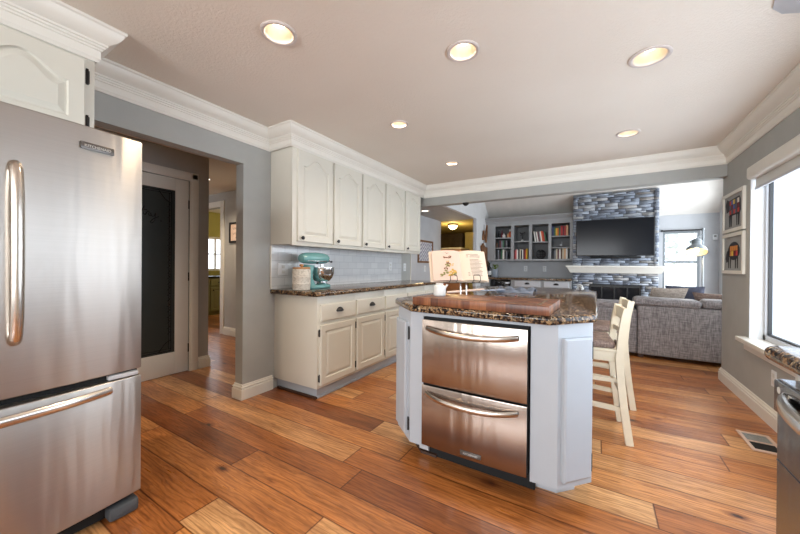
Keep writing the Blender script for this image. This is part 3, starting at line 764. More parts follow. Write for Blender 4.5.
# cutting board
t = thing('cutting_board', 'thick end-grain wooden cutting board on the island counter', 'cutting board', (-.52, 1.75, .91), 0)
b = B(); q = [(-.895, 1.615), (-.178, 1.57), (-.168, 1.94), (-.845, 1.94)]
b.prism(q, .9105, .955, .004, seg=2)
bd = obj('block', b, 'board', t)
b = B(); b.sweep([(-.235, 1.60), (-.23, 1.86)], [(0, 0), (.012, 0), (.012, .0015), (0, .0015)], .9551)
b.sweep([(-.80, 1.645), (-.24, 1.612)], [(0, 0), (.006, 0), (.006, .001), (0, .001)], .9551)
obj('juice_groove', b, 'dark_brown', bd)
# small white jar on the board
jx, jy = -.79, 1.75
t = thing('ceramic_jar', 'small white ceramic jar with a spout beside the cookbook', 'jar', (jx, jy, .955))
k_ = 1.0
obj('jar_body', B().lathe([(0, .956), (.030, .956), (.035, .961), (.036, .975), (.036, 1.005), (.033, 1.014), (.022, 1.020), (.021, 1.026), (.023, 1.030), (.018, 1.031), (0, 1.029)], (jx, jy, 0), 32), 'ceramic_white', t)
obj('spout', B().tube([(jx+.028, jy+.01, 1.0), (jx+.038, jy+.014, 1.015), (jx+.042, jy+.016, 1.024)], [.007, .006, .007], 10), 'ceramic_white', t)
# cookbook on stand
bx, by = -.755, 2.06
lean = math.radians(26); bth = math.radians(36)
TB = Matrix.Translation((bx, by, 0)) @ Matrix.Rotation(bth, 4, 'Z')
def bk(u, w, d):  # u along width, w up the page, d out towards the reader
    return TB @ Vector((u, w*math.sin(lean) - d*math.cos(lean), 1.028 + w*math.cos(lean) + d*math.sin(lean)))
t = thing('cookbook', 'open cookbook with cream pages propped on a wire stand', 'book', (bx, by, 1.028))
def page(u0, u1, h, nm, mat, lab=None):
    n = 12; F_ = []
    b = B()
    top = []
    def dd(s): return .012 + .020*math.sin(PI*min(1, s*1.05))**.7*(1-.55*s)
    g = [[(u0+(u1-u0)*i/n, w, dd(i/n)) for i in range(n+1)] for w in (0, h*.5, h)]
    fr = [[b.bm.verts.new(bk(*p)) for p in r] for r in g]
    bkp = [[b.bm.verts.new(bk(p[0], p[1], .002)) for p in r] for r in g]
    for j in range(2):
        for i in range(n):
            b.bm.faces.new((fr[j][i], fr[j][i+1], fr[j+1][i+1], fr[j+1][i])); b.bm.faces.new((bkp[j][i], bkp[j+1][i], bkp[j+1][i+1], bkp[j][i+1]))
    for i in range(n):
        b.bm.faces.new((fr[0][i], bkp[0][i], bkp[0][i+1], fr[0][i+1])); b.bm.faces.new((fr[2][i], fr[2][i+1], bkp[2][i+1], bkp[2][i]))
    for j in range(2):
        for i in (0, n): b.bm.faces.new((fr[j][i], fr[j+1][i], bkp[j+1][i], bkp[j][i]))
    bmesh.ops.recalc_face_normals(b.bm, faces=b.bm.faces[:])
    return obj(nm, b, mat, t, label=lab), dd
h = .222
pL, ddf = page(-.01, -.205, h, 'page_block', 'page_pink', 'left page with food pictures')
pR, _ = page(-.01, .165, h, 'page_block', 'page_cream', 'right page with printed text')
obj('cover', B().prism([(-.222, 0), (.173, 0), (.173, .003), (-.222, .003)], 0, .228, 0, TB @ Matrix(((1, 0, 0, 0), (0, 1, math.sin(lean), .002), (0, 0, math.cos(lean), 1.024), (0, 0, 0, 1)))), 'page_cream', t)
b = B()
def onpage(u, w, side): 
    s = (abs(u+.01))/.19; return bk(u, w, ddf(s)+.0012)
b = B()
for i in range(17):
    if i == 3: continue
    w = .19-i*.0098; u0 = .03 + (.02 if 3 < i < 14 else 0); u1 = .14-.03*random.random()
    b.quad(onpage(u0, w, 1), onpage((u0+u1)/2, w, 1), onpage((u0+u1)/2, w+.0032, 1), onpage(u0, w+.0032, 1))
    b.quad(onpage((u0+u1)/2, w, 1), onpage(u1, w, 1), onpage(u1, w+.0032, 1), onpage((u0+u1)/2, w+.0032, 1))
obj('printed_lines', b, 'ink', pR, smooth=0)
for mat, spots in (('cake_brown', [(-.085, .150, .012), (-.115, .150, .012), (-.098, .108, .013), (-.12, .075, .012)]), ('cake_gold', [(-.10, .122, .008), (-.065, .060, .020), (-.085, .040, .02), (-.075, .10, .012)]), ('cake_green', [(-.125, .052, .018), (-.11, .095, .016), (-.14, .035, .016), (-.055, .04, .016)])):
    for u, w, r in spots:
        b = B()
        for k_ in range(9):
            uu, ww, rr = u+random.uniform(-r, r), w+random.uniform(-r, r)*.55, r*.38
            w_s = 1.13; c0 = [onpage(uu+rr*math.cos(a*PI/4), ww*w_s+rr*.7*math.sin(a*PI/4), -1)+Vector((0, -.0003*k_, 0)) for a in range(8)]
            b.bm.faces.new([b.bm.verts.new(p) for p in c0])
        obj('printed_picture', b, mat, pL, smooth=0)
b = B(); b.tube([onpage(-.112, .205, 1), onpage(-.105, .197, 1), onpage(-.098, .197, 1), onpage(-.092, .205, 1)], .0012, 5); obj('printed_flourish', b, 'ink', pL)
t = thing('cookbook_stand', 'black wire easel stand with steel posts holding the cookbook', 'book stand', (bx, by+.03, .91))
b = B()
for u in (-.10, -.055, .055, .10):
    b.tube([bk(u, -.006, -.004), bk(u, -.010, .045), bk(u, .016, .047)], .0022, 6)
b.tube([bk(.055, .016, .047), bk(.06, .028, .047), bk(.095, .028, .047), bk(.10, .016, .047)], .0022, 6)
b.tube([bk(-.10, .016, .047), bk(-.095, .028, .047), bk(-.06, .028, .047), bk(-.055, .016, .047)], .0022, 6)
b.tube([bk(-.14, -.006, -.004), bk(.14, -.006, -.004)], .003, 6)
obj('page_rests', b, 'black_metal', t)
b = B()
for u in (-.035, .005): b.tube([TB @ Vector(q_) for q_ in ((u+.02, .03, .915), (u+.02, .03, 1.04), (u+.02, .085, 1.12))], .005, 8)
obj('post', b, 'chrome', t)
obj('foot', B().box(-.06, -.03, .9105, .06, -.012, .926, .003, TB).box(-.02, -.02, .9105, -.008, .12, .918, .002, TB).box(.02, -.02, .9105, .032, .12, .918, .002, TB), 'ceramic_white', t)
# utensil and cloth behind
b = B().tube([(-1.0, 2.42, .922), (-.80, 2.62, .925)], .010, 8)
t = thing('spatula', 'long pale-handled spatula lying on the island behind the cookbook', 'utensil', (-.9, 2.5, .91))
obj('handle', B().tube([(-1.02, 2.40, .922), (-.80, 2.66, .94)], .009, 8), 'paper_warm', t)
obj('blade', B().prism([(-.82, 2.63), (-.79, 2.61), (-.66, 2.79), (-.71, 2.83)], .925, .931, .001, Matrix.Translation((0, 0, .006))), 'cloth_blue', t)
b = B(); n = 18
for j in range(n+1):
    pass
g = [[b.bm.verts.new((-.74+.30*i/n, 2.80+.26*j/n, .912+.035*abs(math.sin(i*.55+j*.2))*(1-abs(2*j/n-1))**.5+.014*math.sin(j*.8)**2)) for i in range(n+1)] for j in range(n+1)]
for j in range(n):
    for i in range(n): b.bm.faces.new((g[j][i], g[j][i+1], g[j+1][i+1], g[j+1][i]))
bmesh.ops.solidify(b.bm, geom=b.bm.faces[:], thickness=-.003)
single('kitchen_towel', b, 'cloth_blue', 'crumpled blue grey towel on the island behind the cookbook', 'towel', (-.59, 2.93, .91))

# ================================================================== STOOLS
def make_stool(label, loc):
    """faces -x; origin at floor centre of the rear legs' line"""
    t = thing('counter_stool', label, 'stool', loc, .09, 'cream counter stools along the island')
    D, Wd = .42, .40   # rear at x=0, front at x=-.42
    def m(b, nm, mat='stool_cream', p=None, label=None): return obj(nm, b, mat, p or t, local=True, label=label)
    for s in (-1, 1):
        y = s*(Wd/2-.02)
        path = smoothpath([(.052, y, 0), (.018, y, .25), (-.005, y, .50), (-.002, y, .60), (.012, y, .74), (.034, y*.98, .862)], 5)
        m(B().bar(path, .040, [.042]*len(path)), 'rear_leg')
        m(B().bar([(-D+.0, y, 0), (-D+.02, y, .56)], .034, .034), 'front_leg')
        m(B().bar([(.02, y, .215), (-D+.015, y, .245)], .018, .030), 'side_rung')
        m(B().bar([(.005, y, .40), (-D+.02, y, .40)], .018, .024), 'side_rung')
    m(B().box(-.41, -.18, .16, -.39, .18, .20, .003), 'foot_rest')
    m(B().box(.0, -.18, .30, .018, .18, .335, .003), 'rear_stretcher')
    m(B().box(-D+.01, -.19, .52, .005, .19, .585, .004).box(-D-.005, -.198, .583, -.018, .198, .60, .006), 'seat')
    m(B().box(.01, -.17, .545, .018, .17, .60), 'seat_band', 'dark_wood')
    b = B(); b.box(-D+.005, -.188, .60, -.025, .188, .648, .022, seg=4)
    cu = m(b, 'seat_cushion', 'cushion_fabric')
    m(B().lathe([(0, .650), (.011, .648), (.013, .646)], (-.2, 0, 0), 12), 'tuft_button', 'cushion_fabric', cu)
    # curved top rail and slat
    def rail(z0, z1, x, bow):
        pts = [(x + bow*(1-(i/8*2-1)**2), -.19+.38*i/8) for i in range(9)]
        return B().prism(pts+[(p[0]+.02, p[1]) for p in pts[::-1]], z0, z1, .004)
    m(rail(.775, .855, .012, .02), 'top_rail'); m(rail(.68, .715, -.004, .018), 'back_slat')
    return t
s1 = make_stool('cream wooden counter stool with grey cushion, nearer the camera', (.118, 2.70, 0))
dup(s1, (.185, 3.34, 0), label='cream wooden counter stool with grey cushion, the one behind near the sofa')

# ================================================================== FRIDGE
FX, FY0, FY1 = -1.79, -.255, .66
t = thing('refrigerator', 'stainless steel refrigerator with bottom freezer drawer beside the hall opening', 'refrigerator', (-2.14, .2, 0))
obj('cabinet_box', B().box(-2.50, FY0+.008, .04, FX-.065, FY1-.008, 1.672, .006), 'rubber_grey', t)
def fr_front(z0, z1):
    n = 16; pts = []
    for i in range(n+1):
        s = 1-2*i/n; pts.append((FX-.008+.036*(1-s*s), (FY0+FY1)/2 - s*(FY1-FY0)/2))
    pts = [(FX-.06, FY0), (FX-.008, FY0)]+pts[1:-1]+[(FX-.008, FY1), (FX-.06, FY1)]
    return B().prism(pts[::-1], z0, z1, .006)
d1 = obj('fridge_door', fr_front(.652, 1.69), 'steel', t)
d2 = obj('freezer_drawer', fr_front(.088, .622), 'steel', t)
obj('gasket', B().box(FX-.06, FY0+.01, .615, FX-.02, FY1-.012, .66), 'black_matte', t)
obj('door_hinge', B().box(FX-.03, .54, .627, FX+.004, .645, .645, .003), 'cabinet_silver', t)
obj('base_grille', B().box(-2.45, FY0+.02, .012, FX-.05, FY1-.03, .085), 'black_matte', t)
obj('levelling_foot', B().box(FX-.09, .545, .001, FX-.0, .655, .062, .016), 'rubber_grey', t)
hy = .272
pts = smoothpath([(FX+.012, hy, 1.475), (FX+.05, hy, 1.46), (FX+.072, hy, 1.36), (FX+.078, hy, 1.16), (FX+.072, hy, .97), (FX+.05, hy, .87), (FX+.012, hy, .855)], 5)
obj('door_handle', B().tube(pts, .017, 14, 1.25), 'steel_handle', d1)
arc_handle('drawer_handle', d2, (FX+.006, -.21, .585), (FX+.000, .545, .585), (1, 0, 0), 0, .012, bow=.055)
BM = Matrix.Translation((FX+.0145, .498, 0)) @ Matrix.Rotation(.105, 4, 'Z')
bd = obj('badge', B().box(-.003, -.055, 1.594, .005, .055, 1.622, .001, BM), 'badge_grey', d1)
obj('badge_lettering', text_bm('KITCHENAID', .0135, lambda x, y, z: BM @ Vector((.0055+z, x*1.1, 1.603+y*1.1))), 'ceramic_white', bd)
# cabinet over the fridge (two doors)
t = thing('over_fridge_cabinet', 'cream cabinet with arched doors above the refrigerator', 'cabinet', (XL, .15, 1.76))
CXf = -2.18
obj('body', B().box(XL+.001, -.30, 1.76, CXf, .599, C-.001, .002), 'cabinet_cream', t)
fm = mapX(CXf)
for a, e, hu in ((-.285, .13, None), (.145, .560, .570)):
    dr = obj('door', panel_door(B(), fm, a, 1.775, e, 2.135, .07, .06), 'cabinet_cream', t)
    if hu:
        for z in (1.83, 2.06): hinge(dr, fm, hu, z)
    knob(dr, (CXf+.02, a+.35 if hu is None else a+.04, 1.81))

# ================================================================== PANTRY DOOR
dR = struct('door_1', B().box(-3.735, .985, .008, -3.695, 1.11, 2.008, .003).box(-3.735, 1.645, .008, -3.695, 1.77, 2.008, .003).box(-3.735, 1.11, 1.885, -3.695, 1.645, 2.008, .003).box(-3.735, 1.11, .008, -3.695, 1.645, .232, .003), 'trim_white')
gl = obj('glass_pane', B().box(-3.72, 1.105, .228, -3.705, 1.65, 1.89), 'pantry_glass', dR)
for z in (.25, 1.0, 1.76): obj('hinge', B().box(-3.694, 1.764, z-.045, -3.688, 1.776, z+.045, .002), 'black_metal', dR)
b = B(); gx = -3.7035
def stroke(pts, r=.0035, n=5): b.tube([(gx, y, z) for y, z in [tuple(p)[:2] for p in [Vector((a, c, 0)) for a, c in pts]]], r, 5)
def sp(pts, r=.0035): 
    q = smoothpath([(gx, a, c) for a, c in pts], n=5); b.tube(q, r, 5)
o_ = 1.12
# "Pantry" in script
sp([(1.20, 1.62), (1.21, 1.70), (1.205, 1.56)], .004); sp([(1.19, 1.69), (1.23, 1.72), (1.25, 1.68), (1.21, 1.64)], .004)
sp([(1.285, 1.64), (1.262, 1.645), (1.258, 1.615), (1.28, 1.612), (1.288, 1.64), (1.288, 1.612), (1.30, 1.612)])
sp([(1.30, 1.612), (1.308, 1.642), (1.308, 1.612), (1.322, 1.642), (1.336, 1.638), (1.336, 1.612), (1.352, 1.61)])
sp([(1.352, 1.61), (1.378, 1.69), (1.372, 1.62), (1.388, 1.605)]); sp([(1.355, 1.65), (1.40, 1.652)])
sp([(1.388, 1.605), (1.405, 1.638), (1.418, 1.632), (1.415, 1.605), (1.432, 1.60)])
sp([(1.432, 1.628), (1.438, 1.60), (1.46, 1.60), (1.474, 1.632), (1.464, 1.56), (1.44, 1.53), (1.43, 1.545), (1.46, 1.575), (1.50, 1.60)])
sp([(1.515, 1.562), (1.523, 1.557)], .005)
obj('pantry_lettering', b, 'black_gloss', gl)
b = B()
for y, z0, z1 in ((1.588, .27, 1.85), (1.607, .25, 1.865), (1.148, .25, 1.865), (1.167, .27, 1.85)):
    b.box(gx-.001, y, z0, gx+.001, y+.006, z1)
for z in (.25, .27, 1.845, 1.862): b.box(gx-.001, 1.15, z, gx+.001, 1.61, z+.005)
sp([(1.61, 1.75), (1.56, 1.78), (1.52, 1.83), (1.50, 1.86)], .003); sp([(1.61, .36), (1.56, .33), (1.53, .29), (1.50, .25)], .003)
for i in range(24):
    z = .42+i*.056; sp([(1.575, z), (1.60, z+.02), (1.588, z+.04), (1.61, z+.05)], .0028)
obj('etched_border', b, 'black_gloss', gl)

# ================================================================== PICTURES
def picture(name, fm, u0, w0, u1, w1, fw, label, frame, mat='mat_grey', depth=.02, fm_art=None):
    t = thing(name, label, 'picture', fm((u0+u1)/2, w0, 0))
    b = B(); R = lambda i: rect_loop(u0+i, w0+i, u1-i, w1-i, 1)
    b.loops([[(u, w, d) for u, w in R(i)] for i, d in ((0, .001), (0, depth), (fw, depth), (fw, .008))], fm, cap1=False)
    obj('frame', b, frame, t)
    b = B(); b.loops([[(u, w, d) for u, w in R(fw-.001)] for d in (.001, .009)], fm); ar = obj('artwork', b, mat, t)
    return t, ar
def shapes(ar, fm, polys, d=.0095):
    by = {}
    for mat, pts in polys: by.setdefault(mat, []).append(pts)
    for j, (mat, ps) in enumerate(by.items()):
        b = B()
        for pts in ps: b.bm.faces.new([b.bm.verts.new(fm(u, w, d+.0006*j)) for u, w in pts])
        obj('printed_shape', b, mat, ar, smooth=0)
fm = mapX(XR, -1)
U0_, U1_ = 3.90, 4.44
# cow: 3.95..4.40 ; u increases away from camera (left in the picture)
t, ar = picture('framed_print', fm, U0_, 1.47, U1_, 1.84, .03, 'framed print of a patchwork cow, upper of the two on the right wall', 'frame_white')
bh = []
def quilt(u0, w0, u1, w1, nu, nw, cols):
    out = []
    for i in range(nu):
        for j in range(nw):
            a, c = u0+(u1-u0)*i/nu, w0+(w1-w0)*j/nw
            out.append((cols[(i*3+j*5+i*j) % len(cols)], [(a, c), (a+(u1-u0)/nu*.94, c), (a+(u1-u0)/nu*.94, c+(w1-w0)/nw*.94), (a, c+(w1-w0)/nw*.94)]))
    return out
P_ = ['print_%d' % i for i in range(11)]
cow = [('print_5', [(4.02, 1.62), (4.27, 1.62), (4.30, 1.77), (4.02, 1.78), (3.99, 1.75), (3.98, 1.65)]), ('print_5', [(4.02, 1.52), (4.05, 1.52), (4.06, 1.63), (4.01, 1.63)]), ('print_5', [(4.07, 1.52), (4.09, 1.52), (4.10, 1.63), (4.07, 1.63)]),
       ('print_5', [(4.21, 1.52), (4.24, 1.52), (4.25, 1.63), (4.20, 1.63)]), ('print_5', [(4.26, 1.52), (4.28, 1.52), (4.29, 1.63), (4.25, 1.63)]), ('print_5', [(4.28, 1.67), (4.35, 1.66), (4.38, 1.74), (4.34, 1.79), (4.28, 1.77)])]
cow += quilt(4.02, 1.635, 4.27, 1.765, 5, 3, [P_[0], P_[1], P_[8], P_[9], P_[2], P_[3]])
shapes(ar, fm, cow)
t, ar = picture('framed_print', fm, U0_, 1.08, U1_, 1.455, .03, 'framed print of a patchwork pig, lower of the two on the right wall', 'frame_white')
pig = [('print_5', [(4.15+.15*math.cos(a*PI/10), 1.29+.085*math.sin(a*PI/10)) for a in range(20)]), ('print_5', [(4.27, 1.20), (4.34, 1.18), (4.37, 1.22), (4.33, 1.29), (4.27, 1.31)])]
for u in (4.04, 4.09, 4.22, 4.27): pig.append(('print_5', [(u, 1.13), (u+.025, 1.13), (u+.03, 1.23), (u-.005, 1.23)]))
pig += quilt(4.05, 1.245, 4.25, 1.34, 4, 2, [P_[0], P_[4], P_[8], P_[3]])
shapes(ar, fm, pig)
# patterned picture on dining wall
fm = mapX(-2.8)
picture('framed_picture', fm, 5.22, 1.19, 5.84, 1.615, .035, 'wood framed picture with a pale geometric pattern beyond the upper cabinets', 'frame_wood', 'geo_print')
fm = mapY(3.02)
t, ar = picture('framed_picture', fm, -5.02, 1.475, -4.62, 1.80, .03, 'small black framed sign with script on the hall wall', 'black_metal', 'paper_warm')
b = B()
for z in (1.70, 1.62):
    b.tube(smoothpath([fm(-4.93+i*.03, z+.014*(-1)**i, .0105) for i in range(9)], 3), .0025, 5)
b.tube([fm(-4.85, 1.55, .0105), fm(-4.72, 1.66, .0105)], .004, 5)
obj('script_marks', b, 'ink', ar)
# thermostat
t = thing('thermostat', 'small white thermostat on the far wall right of the window', 'thermostat', (1.665, 7.3, 1.60))
obj('case', B().box(1.635, 7.275, 1.60, 1.695, 7.2995, 1.69, .006), 'outlet_white', t)
obj('display', B().box(1.65, 7.273, 1.645, 1.68, 7.276, 1.675), 'mat_grey', t)

# ================================================================== CEILING LIGHTS
def can(x, y, z=C, label='', r=.083, energy=14, deep=True):
    t = thing('recessed_light', label, 'ceiling light', (x, y, z-.001), 0, 'recessed ceiling lights')
    obj('trim_ring', B().lathe([(r*.76, z+.004), (r*.78, z-.006), (r*.82, z-.009), (r*.92, z-.010), (r, z-.006), (r, z-.0005), (r*.82, z-.0005)], (x, y, 0), 40, cap=False), 'can_ring', t)
    if deep:
        obj('reflector', B().lathe([(r*.77, z), (r*.74, z+.03), (r*.62, z+.075), (r*.45, z+.095), (0, z+.096)], (x, y, 0), 40, cap=False), 'can_reflector', t)
        obj('bulb', B().lathe([(0, z+.035), (r*.2, z+.037), (r*.36, z+.046), (r*.40, z+.06), (r*.3, z+.085), (r*.15, z+.095)], (x, y, 0), 24, cap=False), 'lamp_glow', t)
    else:
        obj('lens', B().lathe([(r*.79, z-.005), (0, z-.006)], (x, y, 0), 40, cap=False), 'lamp_glow', t)
    l = bpy.data.lights.new('downlight', 'SPOT'); l.energy = energy; l.color = (1, .80, .58); l.spot_size = math.radians(140); l.spot_blend = .8; l.shadow_soft_size = .05
    o = bpy.data.objects.new('downlight', l); COL.objects.link(o); o.location = (x, y, z+.02 if deep else z-.03)
    return t
can(-1.40, 1.094, C, 'recessed ceiling light nearest the hall, far left of the ceiling', .09)
can(-.64, 1.705, C, 'recessed ceiling light in the middle front row above the island', .09)
can(.244, 2.279, C, 'recessed ceiling light at upper right, near the window side', .10)
can(-1.424, 2.311, C, 'recessed ceiling light in front of the upper cabinets', .075)
can(.224, 3.485, C, 'recessed ceiling light at the right just before the crown moulding', .09)
can(-1.433, 3.492, C, 'small recessed ceiling light furthest from camera near the beam', .075)
can(-2.50, 4.92, 2.07, 'recessed light in the low ceiling beyond the beam', .075, 4, False)
can(-3.1, -.1, C-.01, 'unseen added light brightening the hall in front of the pantry door', .085, 40, False)  # this and the next are out-of-view lamps added to brighten the hall
can(-4.6, 2.4, C-.01, 'unseen added light brightening the hall near the end wall', .085, 40, False)
# ceiling medallion at the top right corner
single('ceiling_medallion', B().lathe([(0, C-.001), (.17, C-.001), (.175, C-.008), (.15, C-.014), (.14, C-.022), (.08, C-.028), (0, C-.030)], (.83, 2.06, 0), 14), 'cabinet_silver', 'pale scalloped ceiling fixture canopy cut off at the top right corner', 'ceiling fixture', (.83, 2.06, C-.03))
# smoke detector / camera dome under the beam
single('security_camera', B().lathe([(0, 2.029), (.045, 2.029), (.045, 2.018), (.035, 2.005), (.02, 1.992), (0, 1.988)], (-1.60, 4.42, 0), 24), 'black_metal', 'small black dome camera under the beam', 'camera', (-1.60, 4.42, 1.988))
# flush light in kitchenette
t = thing('flush_ceiling_light', 'glowing domed ceiling light in the yellow room', 'ceiling light', (-2.92, 7.2, 2.13))
obj('canopy', B().lathe([(0, 2.129), (0.120, 2.129), (0.124, 2.10), (0.112, 2.092), (0, 2.092)], (-2.92, 7.2, 0), 32), 'dark_brown', t)
obj('glass_dome', B().lathe([(0.105, 2.092), (0.101, 2.06), (0.075, 2.025), (0.038, 2.005), (0, 2.0)], (-2.92, 7.2, 0), 32), 'warm_glow', t)
l = bpy.data.lights.new('kitchenette_bulb', 'POINT'); l.energy = 9; l.color = (1, .74, .36); l.shadow_soft_size = .1
o = bpy.data.objects.new('kitchenette_bulb', l); COL.objects.link(o); o.location = (-2.92, 7.2, 1.9)

# kitchenette contents
t = thing('wall_cabinet', 'dark brown wall cabinet in the yellow room', 'cabinet', (-3.9, 9.3, 1.50))
obj('body', B().box(-4.45, 9.2, 1.50, -3.42, 9.499, 2.12, .004), 'dark_brown', t)
for a in (-4.44, -4.10, -3.765): obj('door', panel_door(B(), mapY(9.2), a, 1.51, a+.34, 2.11, 0, .05), 'dark_brown', t)
t = thing('storage_cabinet', 'pinkish cabinet with pale top at the back of the yellow room', 'cabinet', (-3.6, 8.3, 0))
obj('body', B().box(-4.1, 8.0, .02, -3.02, 8.6, 1.58, .004), 'pink_counter', t)
obj('top', B().box(-4.12, 7.97, 1.58, -3.0, 8.62, 1.62, .004), 'ceramic_white', t)
for a in (-4.08, -3.54): 
    dr = obj('door', panel_door(B(), mapY(8.0), a, .10, a+.5, 1.55, 0, .06), 'pink_counter', t); knob(dr, (a+.06, 7.98, 1.45), (0, -1, 0))
single('door_panel', B().loops([[(u, w, d) for u, w in rect_loop(-3.14+i, .01+i, -2.25-i, 2.08-i, 1)] for i, d in ((0, 0), (0, .04), (.1, .04), (.11, .03))], mapY(8.68), cap0=True), 'wall_yellow', 'yellow painted door panel at the right of the yellow room', 'door', (-2.70, 8.68, 0))

# utility room cabinets
t = thing('utility_cabinet', 'olive green base cabinets seen through the hall doorway', 'cabinet', (-7.6, 4.5, 0))
obj('body', B().box(-7.99, 3.2, .08, -7.3, 5.8, .83).box(-7.99, 3.2, .001, -7.36, 5.8, .08), 'cabinet_olive', t)
obj('counter', B().box(-7.995, 3.19, .83, -7.27, 5.81, .87, .005), 'black_gloss', t)
for i in range(7):
    a = 3.22+i*.365; dr = obj('door', panel_door(B(), mapX(-7.3), a, .10, a+.345, .62, 0, .05), 'cabinet_olive', t); knob(dr, (-7.28, a+.05, .56))
    dr = obj('drawer', slab(B(), mapX(-7.3), a, .65, a+.345, .81), 'cabinet_olive', t); knob(dr, (-7.28, a+.17, .73))
l = bpy.data.lights.new('utility_bulb', 'POINT'); l.energy = 14; l.color = (1, .85, .6); l.shadow_soft_size = .15
o = bpy.data.objects.new('utility_bulb', l); COL.objects.link(o); o.location = (-6.6, 4.6, 2.1)

# ================================================================== RIGHT COUNTER AND DISHWASHER
t = thing('base_cabinet', 'white base cabinet run on the right holding the dishwasher under the window', 'cabinet', (.76, .3, 0))
obj('end_panel', B().box(.475, 1.325, .001, XR-.001, 1.345, .869), 'trim_white', t)
obj('body', B().box(.50, -2.0, .095, XR-.001, .70, .869, .002), 'cabinet_cream', t)
obj('toe_kick', B().box(.56, -2.0, .001, XR-.001, .70, .095), 'island_paint', t)
for a in (-1.98, -1.45, -.92, -.39, .14):
    dr = obj('drawer', slab(B(), mapX(.50, -1), a, .66, a+.5, .81), 'cabinet_cream', t)
    dr = obj('door', panel_door(B(), mapX(.50, -1), a, .12, a+.5, .63, 0, .055), 'cabinet_cream', t)
q = []
for i in range(9):
    a = PI/2+ (PI/2)*i/8; q.append((.455+.045*math.cos(a), 1.325+.045*math.sin(a)))
single('sink_countertop', B().prism([(XR-.001, -2.0), (XR-.001, 1.37)]+q+[(.41, -2.0)], .87, .91, .018, seg=5), 'granite', 'brown granite countertop end at the right edge under the window', 'countertop', (.75, -.3, .87))
t = thing('dishwasher', 'dark stainless dishwasher with a curved bar handle at the right edge', 'dishwasher', (.75, 1.0, 0))
obj('tub', B().box(.50, .72, .02, 1.04, 1.318, .84), 'black_matte', t)
dr = obj('door', B().box(.432, .715, .10, .497, 1.32, .825, .005).box(.436, .72, .60, .43, 1.315, .602), 'steel_dark', t)
obj('control_strip', B().box(.425, .715, .735, .434, 1.318, .822, .003), 'steel_dark', dr)
arc_handle('handle', dr, (.428, 1.245, .785), (.428, .79, .785), (-1, 0, 0), .0, .013, bow=.036, k=1.6)
b = B(); b.lathe([(0, 0), (.009, 0), (.009, -.001), (0, -.001)], (.4245, 1.285, .80), 16, 'X').box(.4235, 1.235, .792, .425, 1.25, .796).box(.4235, 1.22, .80, .425, 1.262, .803)
obj('control_mark', b, 'ceramic_white', dr)
obj('kick_plate', B().box(.50, .72, .001, .52, 1.318, .10), 'black_matte', t)
# floor vent
t = thing('floor_register', 'metal floor vent set in the planks below the right window', 'vent', (.915, 3.0, 0))
obj('frame', B().box(.835, 2.86, .0005, .995, 2.885, .006, .001).box(.835, 3.125, .0005, .995, 3.15, .006, .001).box(.835, 2.885, .0005, .855, 3.125, .006, .001).box(.975, 2.885, .0005, .995, 3.125, .006, .001).box(.855, 2.998, .0005, .975, 3.012, .006), 'page_pink', t)
obj('backing', B().box(.855, 2.885, .0003, .975, 3.125, .0015), 'black_matte', t)
b = B()
for i in range(14): b.box(.857+i*.0085, 3.012, .0015, .863+i*.0085, 3.125, .004)
obj('louvre', b, 'mat_grey', t)

# ================================================================== LIVING ROOM: FIREPLACE
FYf = 6.75
t = thing('fireplace', 'floor to ceiling stacked grey stone fireplace', 'fireplace', (.23, FYf, 0))
b = B(); ly = b.bm.verts.layers.float.new('tone')
def stones(x0, x1, z0, z1, yf, ax='x'):
    z = z0
    while z < z1-.005:
        h_ = min(random.choice((.036, .045, .052, .06)), z1-z)
        x = x0-random.random()*.08
        while x < x1:
            w_ = random.uniform(.09, .30); a, c = max(x, x0), min(x+w_, x1)
            if c-a > .01:
                p = random.uniform(.008, .02); n0 = len(b.bm.verts)
                b.box(a+.003, yf-p, z+.0035, c-.003, yf+.02, z+h_-.0035)
                b.bm.verts.ensure_lookup_table(); tn = random.random()
                for vi in range(n0, len(b.bm.verts)): b.bm.verts[vi][ly] = tn
            x += w_
        z += h_
stones(-.385, -.115, 0, .83, FYf); stones(.635, .865, 0, .83, FYf); stones(-.385, .865, .83, 2.44, FYf)
stones(.80, .865, 1.16, 2.43, FYf-.02)
obj('stone_face', b, 'stone', t, smooth=0)
obj('chimney_core', B().prism([(FYf+.015, .83), (7.299, .83), (7.299, 2.04), (FYf+.015, 2.41)], -.38, .86, 0, Matrix(((0, 0, 1, 0), (1, 0, 0, 0), (0, 1, 0, 0), (0, 0, 0, 1)))).box(-.38, FYf+.015, 0, -.115, 7.299, .83).box(.635, FYf+.015, 0, .86, 7.299, .83).box(-.115, 7.2, 0, .635, 7.299, .83), 'mortar', t)
b = B(); b.box(-.11, FYf-.02, .15, .63, FYf, .19); b.box(-.11, FYf-.02, .785, .63, FYf, .825)
for x in (-.11, .065, .25, .435, .61): b.box(x, FYf-.022, .19, x+.02, FYf-.002, .785)
fd = obj('firebox_doors', b, 'black_metal', t)
obj('glass_panel', B().box(-.10, FYf-.012, .19, .62, FYf-.006, .79), 'black_gloss', fd)
obj('hearth', B().box(-.38, 6.35, .001, .87, FYf-.03, .15, .01), 'cabinet_grey', t)
mp = [(0, 0), (.19, 0), (.19, -.022), (.165, -.028), (.14, -.045), (.10, -.085), (.075, -.115), (.06, -.12), (.05, -.13), (0, -.13)]
obj('mantel', B().sweep([(-.385, FYf+.25), (-.385, FYf-.03), (.865, FYf-.03), (.865, FYf+.25)], [(.0+o*.5 if False else o*.55, z) for o, z in mp], 1.158, 1).box(-.385, FYf-.03, 1.03, .865, FYf+.0, 1.157), 'trim_white', t, smooth=25)
